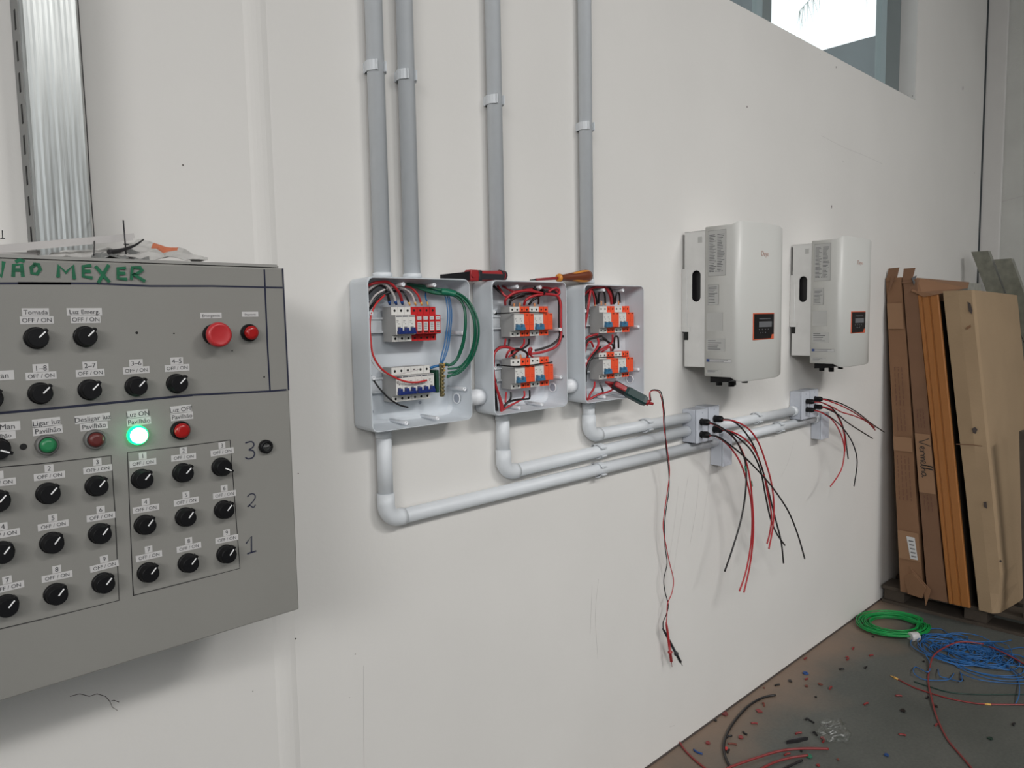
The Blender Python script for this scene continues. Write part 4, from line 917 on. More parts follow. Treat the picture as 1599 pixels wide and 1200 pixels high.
cable(A2, [(1123, 683, -.11), (1143, 697, -.12), (1165, 716, -.13), (1190, 742, -.138), (1210, 766, -.14), (1232, 800, -.138), (1247, 838, -.132), (1257, 873, -.128)], 'wire_black', 'black cable reaching furthest right from near cluster', GN, off=(0, 0, rz))
cable(A2, [(1119, 682, -.10), (1138, 696, -.11), (1155, 720, -.115), (1166, 750, -.116), (1174, 790, -.114), (1174, 840, -.11), (1166, 890, -.106), (1155, 924, -.102)], 'wire_red', 'red cable hanging down beside the green-taped one', GN, off=(0, 0, -rz))
cable(B1, [(1145, 658, -.11), (1162, 673, -.12), (1178, 698, -.128), (1192, 737, -.13), (1201, 770, -.128), (1210, 806, -.124), (1220, 845, -.12), (1224, 880, -.118)], 'wire_black', 'black cable from upper right gland ending low near the floor view', GN, off=(0, 0, rz*.5))
cable(B1, [(1147, 658, -.112), (1168, 669, -.124), (1184, 690, -.134), (1196, 722, -.138), (1205, 755, -.138), (1209, 790, -.136), (1207, 825, -.134), (1201, 858, -.13)], 'wire_red', 'red cable with the widest arc from the upper right gland', GN, off=(0, 0, -rz))
cable(B2_, [(1140, 675, -.11), (1158, 688, -.12), (1175, 706, -.124), (1188, 735, -.126), (1195, 770, -.124), (1203, 808, -.12), (1213, 833, -.116), (1226, 852, -.113)], 'wire_black', 'black cable from lower right gland crossing the red ones', GN, off=(0, 0, rz*.5))
cable(B2_, [(1141, 674, -.11), (1161, 684, -.122), (1178, 702, -.128), (1191, 733, -.13), (1199, 770, -.128), (1205, 805, -.124), (1203, 830, -.12), (1198, 850, -.116)], 'wire_red', 'red cable from lower right gland ending in mid air', GN, off=(0, 0, -rz))
cable(D1, [(1292, 624, -.10), (1315, 631, -.115), (1340, 645, -.125), (1360, 661, -.13), (1381, 675, -.13)], 'wire_black', 'black cable reaching furthest right from far cluster', GF, off=(0, 0, rz*.6), r=.0028)
cable(D1, [(1290, 625, -.10), (1312, 633, -.11), (1335, 645, -.115), (1352, 657, -.118), (1366, 668, -.118)], 'wire_red', 'upper red cable from far cluster stretching right', GF, off=(0, 0, -rz*.6), r=.0028)
cable(D2, [(1290, 638, -.10), (1308, 647, -.11), (1325, 661, -.115), (1345, 674, -.118), (1363, 685, -.118)], 'wire_black', 'lower black cable from far cluster stretching right', GF, off=(0, 0, rz*.6), r=.0028)
cable(C1, [(1284, 629, -.10), (1302, 637, -.11), (1315, 644, -.115), (1335, 650, -.118), (1354, 659, -.12), (1367, 672, -.12)], 'wire_red', 'lower red cable from far cluster stretching right', GF, off=(0, 0, 0), r=.0028)
cable(C1, [(1284, 629, -.10), (1300, 638, -.108), (1312, 655, -.11), (1319, 675, -.11), (1322, 695, -.108), (1325, 717, -.105)], 'wire_black', 'short black cable drooping from far cluster', GF, off=(0, 0, rz*.6), r=.0028)
cable(D2, [(1288, 636, -.10), (1303, 643, -.106), (1313, 660, -.108), (1319, 680, -.108), (1320, 705, -.104)], 'wire_red', 'short red cable drooping from far cluster', GF, off=(0, 0, -rz*.6), r=.0028)
cable(C2, [(1285, 645, -.10), (1303, 656, -.11), (1320, 673, -.115), (1333, 695, -.118), (1339, 722, -.116), (1334, 760, -.11)], 'wire_black', 'long black cable drooping from far cluster, ending lowest right', GF, off=(0, 0, rz*.6), r=.0028)
cable(C2, [(1284, 645, -.10), (1300, 656, -.106), (1312, 675, -.108), (1319, 700, -.108), (1316, 728, -.105), (1308, 745, -.102), (1297, 760, -.10)], 'wire_red', 'long red cable drooping from far cluster, curling back left', GF, off=(0, 0, -rz*.6), r=.0028)

# ================================================================== INVERTERS
IX, IZ0, IZ1 = 2.190, 1.347, 1.846
def make_inverter(X0, label):
    r = thing('solar_inverter', (X0, 0, IZ0), label, 'solar inverter', 'white wall-mounted inverters')
    Wd = .342; zc0 = IZ0+.030; zc1 = IZ1-.010
    # chassis: inner dark body, then side plates with a grip slot
    b = MB(); b.box((X0+.02, -.092, zc0+.01), (X0+Wd-.02, -.022, zc1-.01)); b.build('heat_sink', 'black_rubber', parent=r)
    b = MB(); b.box((X0+.035, -.0225, IZ0+.12), (X0+Wd-.035, -.0008, IZ1-.12)); b.build('wall_bracket', 'aluminium', parent=r)
    for side, xs in (('l', X0), ('r', X0+Wd-.003)):
        b = MB(); t = .003; y0, y1, z0, z1 = -.092, -.010, zc0, zc1
        cy, cz, rw, hh = -.056, IZ0+.305, .017, .036     # stadium slot
        n = 32; inn = []; out = []
        for i in range(n):
            q = 2*PI*i/n+PI/n; cy_, sz = math.cos(q), math.sin(q)
            inn.append((cy+rw*cy_, cz+(hh if sz > 0 else -hh)+rw*sz))
        # outer loop: project on the plate rectangle
        for (yy_, zz_) in inn:
            dy, dz = yy_-cy, zz_-cz; cand = []
            if abs(dz) > hh: # caps go to the top / bottom edge
                f = (yy_-(cy-rw))/(2*rw); out.append((y0+(y1-y0)*f, z1 if dz > 0 else z0))
            else: out.append((y0 if dy < 0 else y1, zz_))
        k = len(inn)
        out[0] = (y1, z1) if inn[0][1] > cz else out[0]
        vs = [V((xs, y, z)) for y, z in inn]+[V((xs, y, z)) for y, z in out]+[V((xs+t, y, z)) for y, z in inn]+[V((xs+t, y, z)) for y, z in out]
        fs = []
        for i in range(k):
            j = (i+1) % k
            fs += [(i, j, k+j, k+i), (2*k+i, 3*k+i, 3*k+j, 2*k+j), (i, 2*k+i, 2*k+j, j), (k+i, k+j, 3*k+j, 3*k+i)]
        b.add(vs, fs)
        b.build('side_plate', 'aluminium', parent=r)
    b = MB(); b.box((X0, -.092, zc1-.002), (X0+Wd, -.012, zc1)); b.box((X0, -.092, zc0), (X0+Wd, -.012, zc0+.002)); b.build('chassis_panel', 'aluminium', parent=r)
    b = MB(); b.box((X0-.0025, -.022, IZ0+.150), (X0, -.001, IZ0+.365), bev=.001); b.box((X0-.003, -.034, IZ0+.150), (X0-.0005, -.012, IZ0+.168)); b.lathe((X0-.003, -.027, IZ0+.160), (-1, 0, 0), [(.0028, 0), (.0028, .001)], 10, 0)
    b.build('bracket_tab', 'aluminium', parent=r)
    b = MB(); b.box((X0-.0006, -.026, IZ0+.122), (X0+.004, -.009, IZ0+.150)); b.build('notch', 'hole_black', parent=r)
    b = MB(); b.box((X0-.0004, -.078, zc1-.040), (X0, -.062, zc1-.020)); b.build('blank_sticker', 'sticker_grey', parent=r)
    # cover
    prof = [(0, -.090), (0, -.188), (.0015, -.197), (.006, -.204), (.016, -.209), (.035, -.2125), (.075, -.2155), (.13, -.217), (.20, -.2172), (.25, -.2155), (.29, -.211), (.315, -.204), (.332, -.192), (.340, -.176), (.342, -.155), (.342, -.090)]
    loops = []
    def zz(y, top):
        e = max(0, (-y-.186))/.03; e = min(e, 1); e = e*e*(3-2*e)
        return (IZ1+.012*e) if top else (IZ0-.016*e)
    n = len(prof)
    A = [V((X0+x, y, zz(y, False)+.004)) for x, y in prof]; A0 = [V((X0+.004+x*(Wd-.008)/Wd, y+(.003 if y < -.1 else 0), zz(y, False))) for x, y in prof]
    B = [V((X0+x, y, zz(y, True)-.004)) for x, y in prof]; B0 = [V((X0+.004+x*(Wd-.008)/Wd, y+(.003 if y < -.1 else 0), zz(y, True))) for x, y in prof]
    b = MB(); loft(b, [A0, A, B, B0], smooth=True)
    b.add(A0, [tuple(range(n))]); b.add(B0, [tuple(range(n))])
    b.build('cover', 'inverter_cover', parent=r)
    # side stickers
    EY = V((0, -1, 0))
    def side_sticker(pa, pb, m, lines=0, cols=1, border=False, icons=False, blue=False, label=None):
        ya, za = pa; yb, zb = pb  # y from (less neg) to (more neg), z top to bottom
        b = MB(); x = X0-.0004
        b.quad((x, ya, zb), (x, yb, zb), (x, yb, za), (x, ya, za), 0)
        x2 = X0-.0007; rr = random.Random(int(za*1000)); wd = ya-yb; hh = za-zb
        for i in range(lines):
            z = za-hh*(.08+.84*(i+.5)/lines); h = hh*.84/lines*.38
            for c_ in range(cols):
                y0_ = ya-wd*(.07+.9*c_/cols); L_ = wd*.9/cols*rr.uniform(.45, .93)
                b.quad((x2, y0_, z-h/2), (x2, y0_-L_, z-h/2), (x2, y0_-L_, z+h/2), (x2, y0_, z+h/2), 1)
        if border:
            for (p, q) in (((ya, za), (yb, za-.0006)), ((ya, zb+.0006), (yb, zb)), ((ya, za), (ya-.0006, zb)), ((yb+.0006, za), (yb, zb))):
                b.quad((x2, p[0], q[1]), (x2, q[0], q[1]), (x2, q[0], p[1]), (x2, p[0], p[1]), 1)
        if blue: b.quad((x2, ya-.001, zb+.001), (x2, ya-wd*.13, zb+.001), (x2, ya-wd*.13, za-.001), (x2, ya-.001, za-.001), 2)
        if icons:
            for i in range(5): yq = ya-wd*(.12+.17*i); zq = zb+hh*.10; b.lathe((x2, yq, zq), (-1, 0, 0), [(.0022, 0), (.0022, .0001)], 8, 1)
        b.keepn = True
        b.build('side_sticker', [m, 'ink_soft', 'ink_blue'], parent=r)
    dX = X0-IX
    def pz(x, y): p = Px(x, y, IX); return (p.y, p.z)
    side_sticker(pz(1106.5, 361), pz(1134, 430), 'sticker_grey', 24, 2, True, True)
    side_sticker(pz(1106, 445.5), pz(1122.5, 476), 'sticker_grey', 11, 1, True)
    side_sticker(pz(1104.5, 488.5), pz(1129, 517), 'sticker_grey')
    side_sticker(pz(1104, 529), pz(1132.5, 549), 'sticker_grey', 5, 1)
    side_sticker(pz(1103.5, 560.5), pz(1142.5, 567), 'sticker_light', 2, 1, True, False, True)
    side_sticker(pz(1103.5, 577), pz(1128, 584.5), 'sticker_grey', 3, 1)
    # display
    yd = -.2176
    d0 = Py(1177, 489, yd); d1 = Py(1208.5, 530, yd); xa = d0.x-IX+X0; xb = d1.x-IX+X0; za = Py(1192, 489, yd).z; zb = Py(1192, 530.5, yd).z
    b = MB(); b.box((xa, yd-.0012, zb), (xb, yd+.004, za), bev=.001); dp = b.build('display_frame', 'display_orange', parent=r)
    b = MB(); q = .0032
    pts = [(xa+q, zb+q), (xb-.024, zb+q), (xb-.017, zb+.017), (xb-q, zb+.0175), (xb-q, za-q), (xa+q, za-q)]
    b.prism(pts, lambda a, c_, dd: (a, dd, c_), yd-.0022, yd-.001); b.build('display_panel', 'display_black', parent=dp)
    w_ = xb-xa; h_ = za-zb
    b = MB(); b.box((xa+w_*.24, yd-.0027, zb+h_*.47), (xb-w_*.14, yd-.002, zb+h_*.68)); b.build('lcd_screen', 'display_lcd', parent=dp)
    b = MB()
    for i in range(4): b.lathe((xa+w_*(.25+.15*i), yd-.0021, zb+h_*.38), NY, [(.0022, 0), (.0022, .0006)], 10)
    for i in range(3): b.lathe((xa+w_*(.30+.13*i), yd-.0021, zb+h_*.26), NY, [(.0022, 0), (.0022, .0006)], 10)
    b.box((xa+w_*.25, yd-.0025, zb+h_*.77), (xb-w_*.2, yd-.002, zb+h_*.80))
    b.build('key', 'display_lcd', parent=dp)
    lp = Py(1189, 396, yd); b = MB(); b.text('Deye', (lp.x-IX+X0, yd-.0006, lp.z), EX, EZ, .024, 0, 'LEFT'); b.keepn = True; b.build('logo', 'logo_red', parent=r)
    # connectors under the chassis
    b = MB(); b.prism([(-.10, IZ0+.004), (-.10, IZ0-.022), (-.165, IZ0-.018), (-.195, IZ0-.006), (-.2, IZ0+.004)], lambda y, z, x: (x, y, z), X0+.02, X0+.20); b.build('connector_plate', 'black_plastic', parent=r)
    for i in range(4):
        b = MB(); x = X0+.035+.045*i; b.cyl((x, -.125-.02*(i % 2), IZ0-.012), (x, -.125-.02*(i % 2), IZ0-.012-(.026 if i % 3 else .020)), .0105, 12); b.build('connector', 'black_plastic', parent=r)
    return r
inv = make_inverter(IX, 'nearer white wall-mounted inverter, larger in view, left of its twin')
copy_tree(inv, (2.988, 0, IZ0), label='farther white wall-mounted inverter beside the leaning cardboard boxes')

# ================================================================== PALLET AND LEANING STACK
SX = 4.03
pt = thing('pallet', (4.6, -.45, 0), 'dark wooden pallet under the leaning boxes', 'pallet')
for y in (-.07, -.45, -.86): b = MB(); b.box((4.09, y-.05, .016), (5.4, y+.05, .074)); b.build('stringer', 'wood_dark', parent=pt)
for i in range(7): b = MB(); x = 4.07+i*.2; b.box((x, -.93, .0745), (x+.14, -.015, .094), bev=.002); b.build('top_slat', 'wood_dark', parent=pt)
for x in (4.07, 4.7, 5.25): b = MB(); b.box((x, -.93, .0), (x+.13, -.015, .0155)); b.build('bottom_slat', 'wood_dark', parent=pt)
def lean(b, x0, x1, yt0, yt1, yb0, yb1, zt, zb, mi=0, n=1, amp=0, seed=0, twist=0):
    # slanted slab: back face yt0 (top) to yb0 (bottom), front face yt1 to yb1
    rows = 14; vs = []
    for i in range(rows+1):
        f = i/rows; z = zb+(zt-zb)*f; ya = yb0+(yt0-yb0)*f; yc = yb1+(yt1-yb1)*f
        w = lambda k: noise.noise(V((seed, f*5, k*3.1)))*amp
        vs += [V((x0+w(1), ya, z+(0 if i == 0 else 0))), V((x1, ya, z)), V((x1, yc+w(2), z)), V((x0+w(3), yc+w(4), z))]
    fs = [(3, 2, 1, 0), tuple(rows*4+k for k in range(4))]+[(i*4+k, i*4+(k+1) % 4, (i+1)*4+(k+1) % 4, (i+1)*4+k) for i in range(rows) for k in range(4)]
    b.add(vs, fs, mi)
c1 = thing('cardboard_box', (SX, -.2, .095), 'long narrow brown cardboard box leaning against the wall, nearest the inverters', 'cardboard box', 'leaning cardboard packages')
b = MB(); lean(b, SX, 4.50, -.006, -.078, -.120, -.232, 1.725, .0955, amp=.006, seed=1); b.build('carton', 'cardboard', parent=c1)
def edge_pt(box, f, s, lift=.001):
    yt0, yt1, yb0, yb1, zt, zb = box; z = zb+(zt-zb)*f
    ya = yb0+(yt0-yb0)*f; yc = yb1+(yt1-yb1)*f; return V((SX-.006-lift, ya+(yc-ya)*s, z))
K1 = (-.006, -.078, -.120, -.232, 1.725, .0955); K2 = (-.088, -.148, -.250, -.338, 1.712, .0955)
def patch(box, f0, f1, m, par, name, s0=.02, s1=.98, lift=.001):
    b = MB(); b.quad(edge_pt(box, f0, s0, lift), edge_pt(box, f0, s1, lift), edge_pt(box, f1, s1, lift), edge_pt(box, f1, s0, lift)); b.keepn = True; return b.build(name, m, parent=par)
patch(K1, .84, .92, 'packing_tape', c1, 'packing_tape'); patch(K1, .455, .50, 'packing_tape', c1, 'packing_tape')
patch(K1, .11, .20, 'packing_tape', c1, 'packing_tape')
def shipping_label():
    b = MB(); P = lambda f, s: edge_pt(K1, f, s, .0025)
    b.quad(P(.115, .55), P(.115, .88), P(.185, .80), P(.185, .42), 0)
    for i in range(5): f = .122+.012*i; b.quad(*[q+V((-.0008, 0, 0)) for q in (P(f, .60-.02*i), P(f, .82-.02*i), P(f+.004, .82-.02*i), P(f+.004, .60-.02*i))], 1)
    b.keepn = True; b.build('shipping_label', ['sticker_light', 'ink_soft'], parent=c1)
shipping_label()
def print_block(box, par, f0, f1, rows, m='cardboard_ink', seed=1, s0=.3, s1=.9):
    b = MB(); rr = random.Random(seed)
    for i in range(rows):
        s = s0+(s1-s0)*i/rows; f = f0
        while f < f1:
            L_ = rr.uniform(.006, .02); b.ribbon([edge_pt(box, f, s, .0022), edge_pt(box, min(f+L_, f1), s, .0022)], .0028, (-1, 0, 0)); f += L_+.005
    b.keepn = True; b.build('printed_text', m, parent=par)
mat('cardboard_ink', (.14, .065, .045), .85)
print_block(K1, c1, .60, .72, 3, seed=1); print_block(K1, c1, .52, .59, 3, seed=2); print_block(K1, c1, .30, .44, 4, seed=3, s0=.2, s1=.95)
# open flaps of box 1
def flap(pts, m, par, name='flap'):
    b = MB(); P = [V((p.x, min(p.y, -.008), p.z)) for p in pts]; n_ = (P[1]-P[0]).cross(P[2]-P[0]).normalized()*.003; k = len(P)
    vs = P+[p+n_ for p in P]; b.add(vs, [tuple(range(k)), tuple(range(2*k-1, k-1, -1))]+[(i, (i+1) % k, k+(i+1) % k, k+i) for i in range(k)]); b.build(name, m, parent=par)
flap([Px(1378, 441, SX), Px(1400, 440, SX), Px(1405, 418, SX+.03), Px(1387, 420, SX+.03)], 'cardboard_dark', c1)
flap([Px(1392, 430, SX-.004), Px(1398, 432, SX-.006), Px(1386, 463, SX-.012)], 'cardboard_dark', c1)
flap([Px(1411, 900, SX), Px(1425, 895, SX-.012), Px(1446, 918, SX-.03), Px(1440, 935, SX-.03), Px(1418, 928, SX-.012)], 'cardboard', c1)
flap([Px(1420, 885, SX-.008), Px(1454, 922, SX-.02), Px(1446, 947, SX-.02), Px(1443, 925, SX-.02)], 'cardboard', c1)
c2 = thing('cardboard_box', (SX, -.3, .095), 'narrow brown cardboard box with handwritten word, second in the leaning stack', 'cardboard box', 'leaning cardboard packages')
b = MB(); lean(b, SX, 4.52, -.088, -.148, -.250, -.338, 1.712, .0955, amp=.005, seed=5); b.build('carton', 'cardboard_dark', parent=c2)
flap([Px(1409, 443, SX), Px(1424, 442, SX), Px(1430, 419, SX+.04), Px(1412, 420, SX+.04)], 'cardboard_dark', c2)
flap([Px(1424, 455, SX-.006), Px(1443, 464, SX-.008), Px(1466, 460, SX-.006), Px(1512, 450, 4.30), Px(1514, 441, 4.5), Px(1432, 434, SX+.04)], 'cardboard', c2)
flap([Px(1424, 434, SX-.004), Px(1432, 430, SX+.02), Px(1428, 446, SX-.01)], 'black_rubber', c2, 'torn_gap')
patch(K2, .335, .52, 'packing_tape', c2, 'packing_tape'); print_block(K2, c2, .54, .60, 3, seed=7); print_block(K2, c2, .28, .33, 3, seed=8)
b = MB(); pc = edge_pt(K2, .445, .5, .0035); up = (edge_pt(K2, 1, .5)-edge_pt(K2, 0, .5)).normalized()
rt = -up; vt = V((0, 1, 0)); vt = (vt-rt*vt.dot(rt)).normalized()*-1; vt = -vt if vt.y > 0 else vt
HW = [[(0, 1), (.12, .5), (.22, 0), (.36, .6), (.5, 1.1)], [(.5, .2), (.66, .3), (.66, .48), (.56, .46), (.52, .2), (.64, .02), (.78, .12)],
      [(.82, .45), (.86, .02), (.88, .32), (1.0, .46), (1.06, .38)], [(1.1, .42), (1.12, .02), (1.16, .35), (1.26, .42), (1.28, .02), (1.32, .35), (1.42, .42), (1.46, .02)],
      [(1.5, .2), (1.64, .3), (1.64, .48), (1.54, .46), (1.5, .2), (1.62, .02), (1.74, .14), (1.88, .95), (1.94, 1.1), (1.9, 1.15), (1.84, .9), (1.82, .1), (1.92, .05), (2.06, .9), (2.12, 1.1), (2.06, 1.12), (2.02, .8), (2.0, 0)],
      [(2.02, .25), (2.12, .4), (2.18, .3), (2.2, .02)], [(2.48, .42), (2.34, .42), (2.28, .15), (2.38, 0), (2.48, .2), (2.5, .42), (2.52, .04), (2.6, .08)]]
for st_ in HW: b.ribbon([pc+rt*(u-1.3)*.075+vt*(v-.4)*.046 for u, v in st_], .0035, (-1, 0, 0), sub=4, lift=.0005)
b.keepn = True; b.build('handwriting', 'marker_thin', parent=c2)
wd = thing('wooden_board', (SX, -.4, .095), 'orange-brown grooved wooden board standing in the leaning stack', 'wooden board')
b = MB()
rows = 2; 
def wpt(f, s, x): 
    z = .0955+(1.632-.0955)*f; ya = -.345+(-.158+.345)*f; yc = -.440+(-.252+.440)*f; return V((x, ya+(yc-ya)*s, z))
pf = [(0, .006), (.04, 0), (.16, 0), (.19, .004), (.23, .004), (.26, 0), (.52, 0), (.55, .005), (.60, .005), (.63, 0), (.95, 0), (1, .005)]
b.add([wpt(0, s, SX-.004+x) for s, x in pf]+[wpt(1, s, SX-.004+x) for s, x in pf]+[wpt(0, 0, SX+.014), wpt(0, 1, SX+.014), wpt(1, 0, SX+.014), wpt(1, 1, SX+.014)],
      [(i, i+1, 13+i, 12+i) for i in range(11)]+[(11, 25, 27, 23), (24, 0, 12, 26), (25, 24, 26, 27), tuple(list(range(12))+[25, 24]), tuple([12+i for i in range(12)]+[27, 26])])
b.build('board', 'wood_orange', parent=wd)
b = MB(); lean(b, SX+.016, 4.44, -.160, -.242, -.347, -.430, 1.60, .0955); b.build('board_core', 'wood_dark', parent=wd)
bg = thing('cardboard_package', (SX, -.5, .095), 'large pale flat cardboard package, frontmost of the leaning stack', 'cardboard box')
b = MB(); rows = 16
def bigpt(f, s, x, k=0):
    z = .0955+(1.648-.0955)*f; ya = -.478+(-.272+.478)*f; yc = -.590+(-.402+.590)*f; n_ = noise.noise(V((k, f*4, s*2)))*.008
    return V((x+n_, ya+(yc-ya)*s+n_*.6, z))
cols = [(0, SX+.02), (0, SX), (.5, SX-.003), (.93, SX+.002), (1, SX+.02), (1.01, 4.3), (1.0, 4.6), (.98, 4.86), (.8, 4.89), (0, 4.89)]
vs = []
for i in range(rows+1):
    f = i/rows
    for j, (s, x) in enumerate(cols):
        p = bigpt(f, s, x, j)
        if f < .12 and 3 <= j <= 4: p = p+V((.015, .03, .0))*(1-f/.12)
        if f == 0: p.z = .0955
        if f == 1: p.z -= .018*max(0, (x-4.05)/.8)
        vs.append(p)
nc = len(cols)
b.add(vs, [(i*nc+j, i*nc+(j+1) % nc, (i+1)*nc+(j+1) % nc, (i+1)*nc+j) for i in range(rows) for j in range(nc)]+[tuple(range(nc)), tuple(rows*nc+j for j in range(nc))], 0, False)
b.build('carton', 'cardboard_pale', parent=bg)
def tear(pts, X, name='torn_hole', m='mark_dark', par=bg):
    b = MB(); b.add([Px(x, y, X) for x, y in pts], [tuple(range(len(pts)))]); b.keepn = True; b.build(name, m, parent=par)
tear([(1511, 471), (1516, 474), (1519, 485), (1518, 491), (1513, 486), (1512, 478)], SX-.012); tear([(1518, 670), (1523, 667), (1527, 671), (1524, 678), (1520, 676)], SX-.012)
tear([(1536, 784), (1541, 784), (1542, 795), (1537, 792)], SX-.012); tear([(1508, 512), (1516, 507), (1517, 511), (1511, 515)], SX-.012, m='cardboard'); tear([(1562, 874), (1565, 876), (1564, 879), (1561, 878)], SX-.012)
b = MB(); b.ribbon([Px(1494, 694, SX-.012), Px(1520, 695, SX-.013), Px(1534, 697, SX-.012)], .004, (-1, 0, 0)); b.keepn = True; b.build('crease', 'cardboard_dark', parent=bg)
# dark torn board at the right edge of view
b = MB(); lean(b, 4.055, 4.12, -.605, -.64, -.655, -.70, .985, .0955, amp=.006, seed=11)
tag(b.build('fibre_board', 'wood_dark'), 'dark rough fibre board at the right edge in front of pale package', 'board')
# wrapped battens behind
for (xa, ya, lab, xo) in ((1545, 0, 'wrapped grey-green timber batten leaning highest behind the boxes', 0), (1579, 1, 'wrapped grey-green timber batten behind boxes, right of its twin', .04)):
    X = 5.3
    if ya == 0: t_ = Px(1532, 393, X); s_b = Px(1556, 455, X)
    else: t_ = Px(1568, 405, X); s_b = Px(1592, 470, X)
    d = (s_b-t_).normalized(); bot = t_+d*((t_.z-.10)/-d.z) if d.z < 0 else t_
    # clip so the foot stands on the pallet top
    b = MB(); hw = .045
    e = V((.0, 1, 0)); 
    vs = []
    for c_ in (bot, t_):
        for (px_, py_) in ((-.03, -hw), (-.03, hw), (.03, hw), (.03, -hw)): vs.append(c_+V((px_, py_, 0)))
    b.add(vs, [(3, 2, 1, 0), (4, 5, 6, 7)]+[(i, (i+1) % 4, 4+(i+1) % 4, 4+i) for i in range(4)])
    tag(b.build('timber_batten', 'wood_wrapped'), lab, 'timber', 'wrapped timber battens')
b = MB(); lean(b, 4.53, 4.80, -.150, -.240, -.34, -.43, 1.70, .0955, amp=.01, seed=15)
tag(b.build('wrapped_bundle', 'plastic_film_grey'), 'grey film-wrapped bundle showing above the pale package', 'bundle')

# ================================================================== FLOOR: coils, cables, scraps
gc = thing('cable_coil', (3.765, -.178, 0), 'coil of bright green wire with white tape on the floor', 'wire coil')
b = MB(); rr = random.Random(4); turns = 26; pts = []
for k in range(turns*14):
    q = 2*PI*k/14; t = k//14; rad = .128+.026*math.sin(t*2.4)+.012*noise.noise(V((k*.13, 0, 1))); hz = .006+.022*abs(math.sin(t*1.7+.5))*(.8+.2*math.sin(q+t))
    ro = math.radians(-30)
    x = rad*1.12*math.cos(q)+.006*noise.noise(V((t, q, 2))); y = rad*.92*math.sin(q)+.006*noise.noise(V((t, q, 5)))
    pts.append(V((3.765+x*math.cos(ro)-y*math.sin(ro), -.178+x*math.sin(ro)+y*math.cos(ro), hz)))
b.tube(pts, .0024, 6, sub=2); b.build('wire_loops', 'coil_green', parent=gc)
tp = Pz(1428, 995, .012); b = MB(); dd = V((.45, -.9, 0)).normalized(); b.lathe(tp-V((.02, -.012, 0)), V((.6, -.35, 0)), [(.021, 0), (.0225, .004), (.0225, .040), (.021, .043)], 16); b.build('tape', 'tape_white', parent=gc)
bc = MB(); rr = random.Random(9); pts = []
cx, cy = 3.675, -.535
for k in range(30*12):
    q = 2*PI*k/12; t = k//12; f = t/30
    rad = .04+.10*abs(math.sin(t*1.3))+.03*noise.noise(V((k*.1, 7, 1)))
    ox = .05*math.sin(t*.9)+.02; oy = .10*math.cos(t*.7)
    el = 1+.35*math.sin(t*.5)
    pts.append(V((cx+ox+rad*math.cos(q)*el*.95, cy+oy*.8+rad*math.sin(q)*1.15, .003+.028*abs(noise.noise(V((k*.21, 2, 3)))))))
bc.tube(pts, .0022, 6, sub=2)
tag(bc.build('wire_tangle', 'coil_blue'), 'loose tangled heap of blue wire beside the green coil', 'wire coil')
GB = 'loose blue wire loops around the heap'
for i, (p, lab) in enumerate((([(1440, 1000), (1446, 985), (1470, 983), (1490, 998), (1510, 1003), (1560, 1003), (1580, 1000)], 'blue wire strand arching above the blue heap'),
          ([(1441, 1000), (1445, 1020), (1452, 1035), (1450, 1050), (1430, 1042), (1428, 1052), (1445, 1062), (1480, 1062), (1490, 1052)], 'blue wire strand looping left below the heap'),
          ([(1465, 1045), (1468, 1056), (1480, 1060), (1502, 1064), (1500, 1050)], 'small blue wire loop under the heap'),
          ([(1500, 1052), (1530, 1062), (1570, 1067), (1599, 1068), (1640, 1066)], 'blue wire strand running to the right edge'),
          ([(1560, 1020), (1575, 1040), (1590, 1060), (1592, 1085), (1586, 1100)], 'blue wire strand curving down at right edge'),
          ([(1540, 1005), (1570, 1015), (1600, 1012), (1640, 1030)], 'blue wire strand leaving the heap at upper right'),
          ([(1550, 1030), (1580, 1045), (1605, 1062), (1650, 1080)], 'thick blue wire strand leaving the heap at lower right'))):
    b = MB(); b.tube([Pz(x, y, .003+.01*(j % 2)) for j, (x, y) in enumerate(p)], .0021, 6); tag(b.build('wire', 'coil_blue_dark' if i == 6 else 'coil_blue'), lab, 'wire', GB)
def fcable(pts, r, m, label, h=None, tip=None, tape=None):
    P = [Pz(x, y, r+(h[i] if h else 0)) for i, (x, y) in enumerate(pts)]; b = MB(); b.tube(P, r, 8, sub=6)
    if not tip and not tape: return tag(b.build('cable', m), label, 'cable', 'cables lying on the floor')
    root = thing('cable', (P[0].x, P[0].y, 0), label, 'cable', 'cables lying on the floor'); b.build('insulation', m, parent=root)
    if tip: d = (P[0]-P[1]).normalized(); b = MB(); b.cyl(P[0]-d*.004, P[0]+d*.018, r*1.2, 8, r1=r*1.7); b.cyl(P[0]+d*.018, P[0]+d*.034, r*.7, 8); b.build('ferrule', 'ferrule_yellow', parent=root)
    if tape: b = MB(); q = Pz(tape[0], tape[1], r); q2 = Pz(tape[0]+10, tape[1]+1, r); b.cyl(q, q2, r*1.3, 8); b.build('tape', 'ferrule_yellow' if tape[2] else 'tape_green', parent=root)
    return root
fcable([(1640, 1060), (1599, 1037), (1568, 1020), (1545, 1010)], .0035, 'floor_red', 'red cable end reaching in over the blue heap from right', h=[.0, .01, .02, .015])
fcable([(1536, 1006), (1500, 1003), (1475, 1012), (1458, 1025), (1452, 1045), (1450, 1065), (1455, 1090), (1463, 1120), (1480, 1155), (1505, 1185), (1530, 1215)], .0034, 'floor_red', 'long red cable arching over the blue heap then down', h=[.04, .045, .035, .02, .004, 0, .004, 0, 0, 0, 0])
fcable([(1402, 1061), (1430, 1075), (1470, 1088), (1500, 1095), (1536, 1100), (1599, 1101), (1640, 1102)], .0030, 'floor_red', 'thin red cable with yellow ferrule lying across the floor', tip=True, tape=(1538, 1100, 1))
fcable([(1428, 1065), (1455, 1074), (1485, 1082), (1530, 1085), (1599, 1085), (1640, 1086)], .0026, 'wire_darkgreen', 'dark green-black cable above the thin red one')
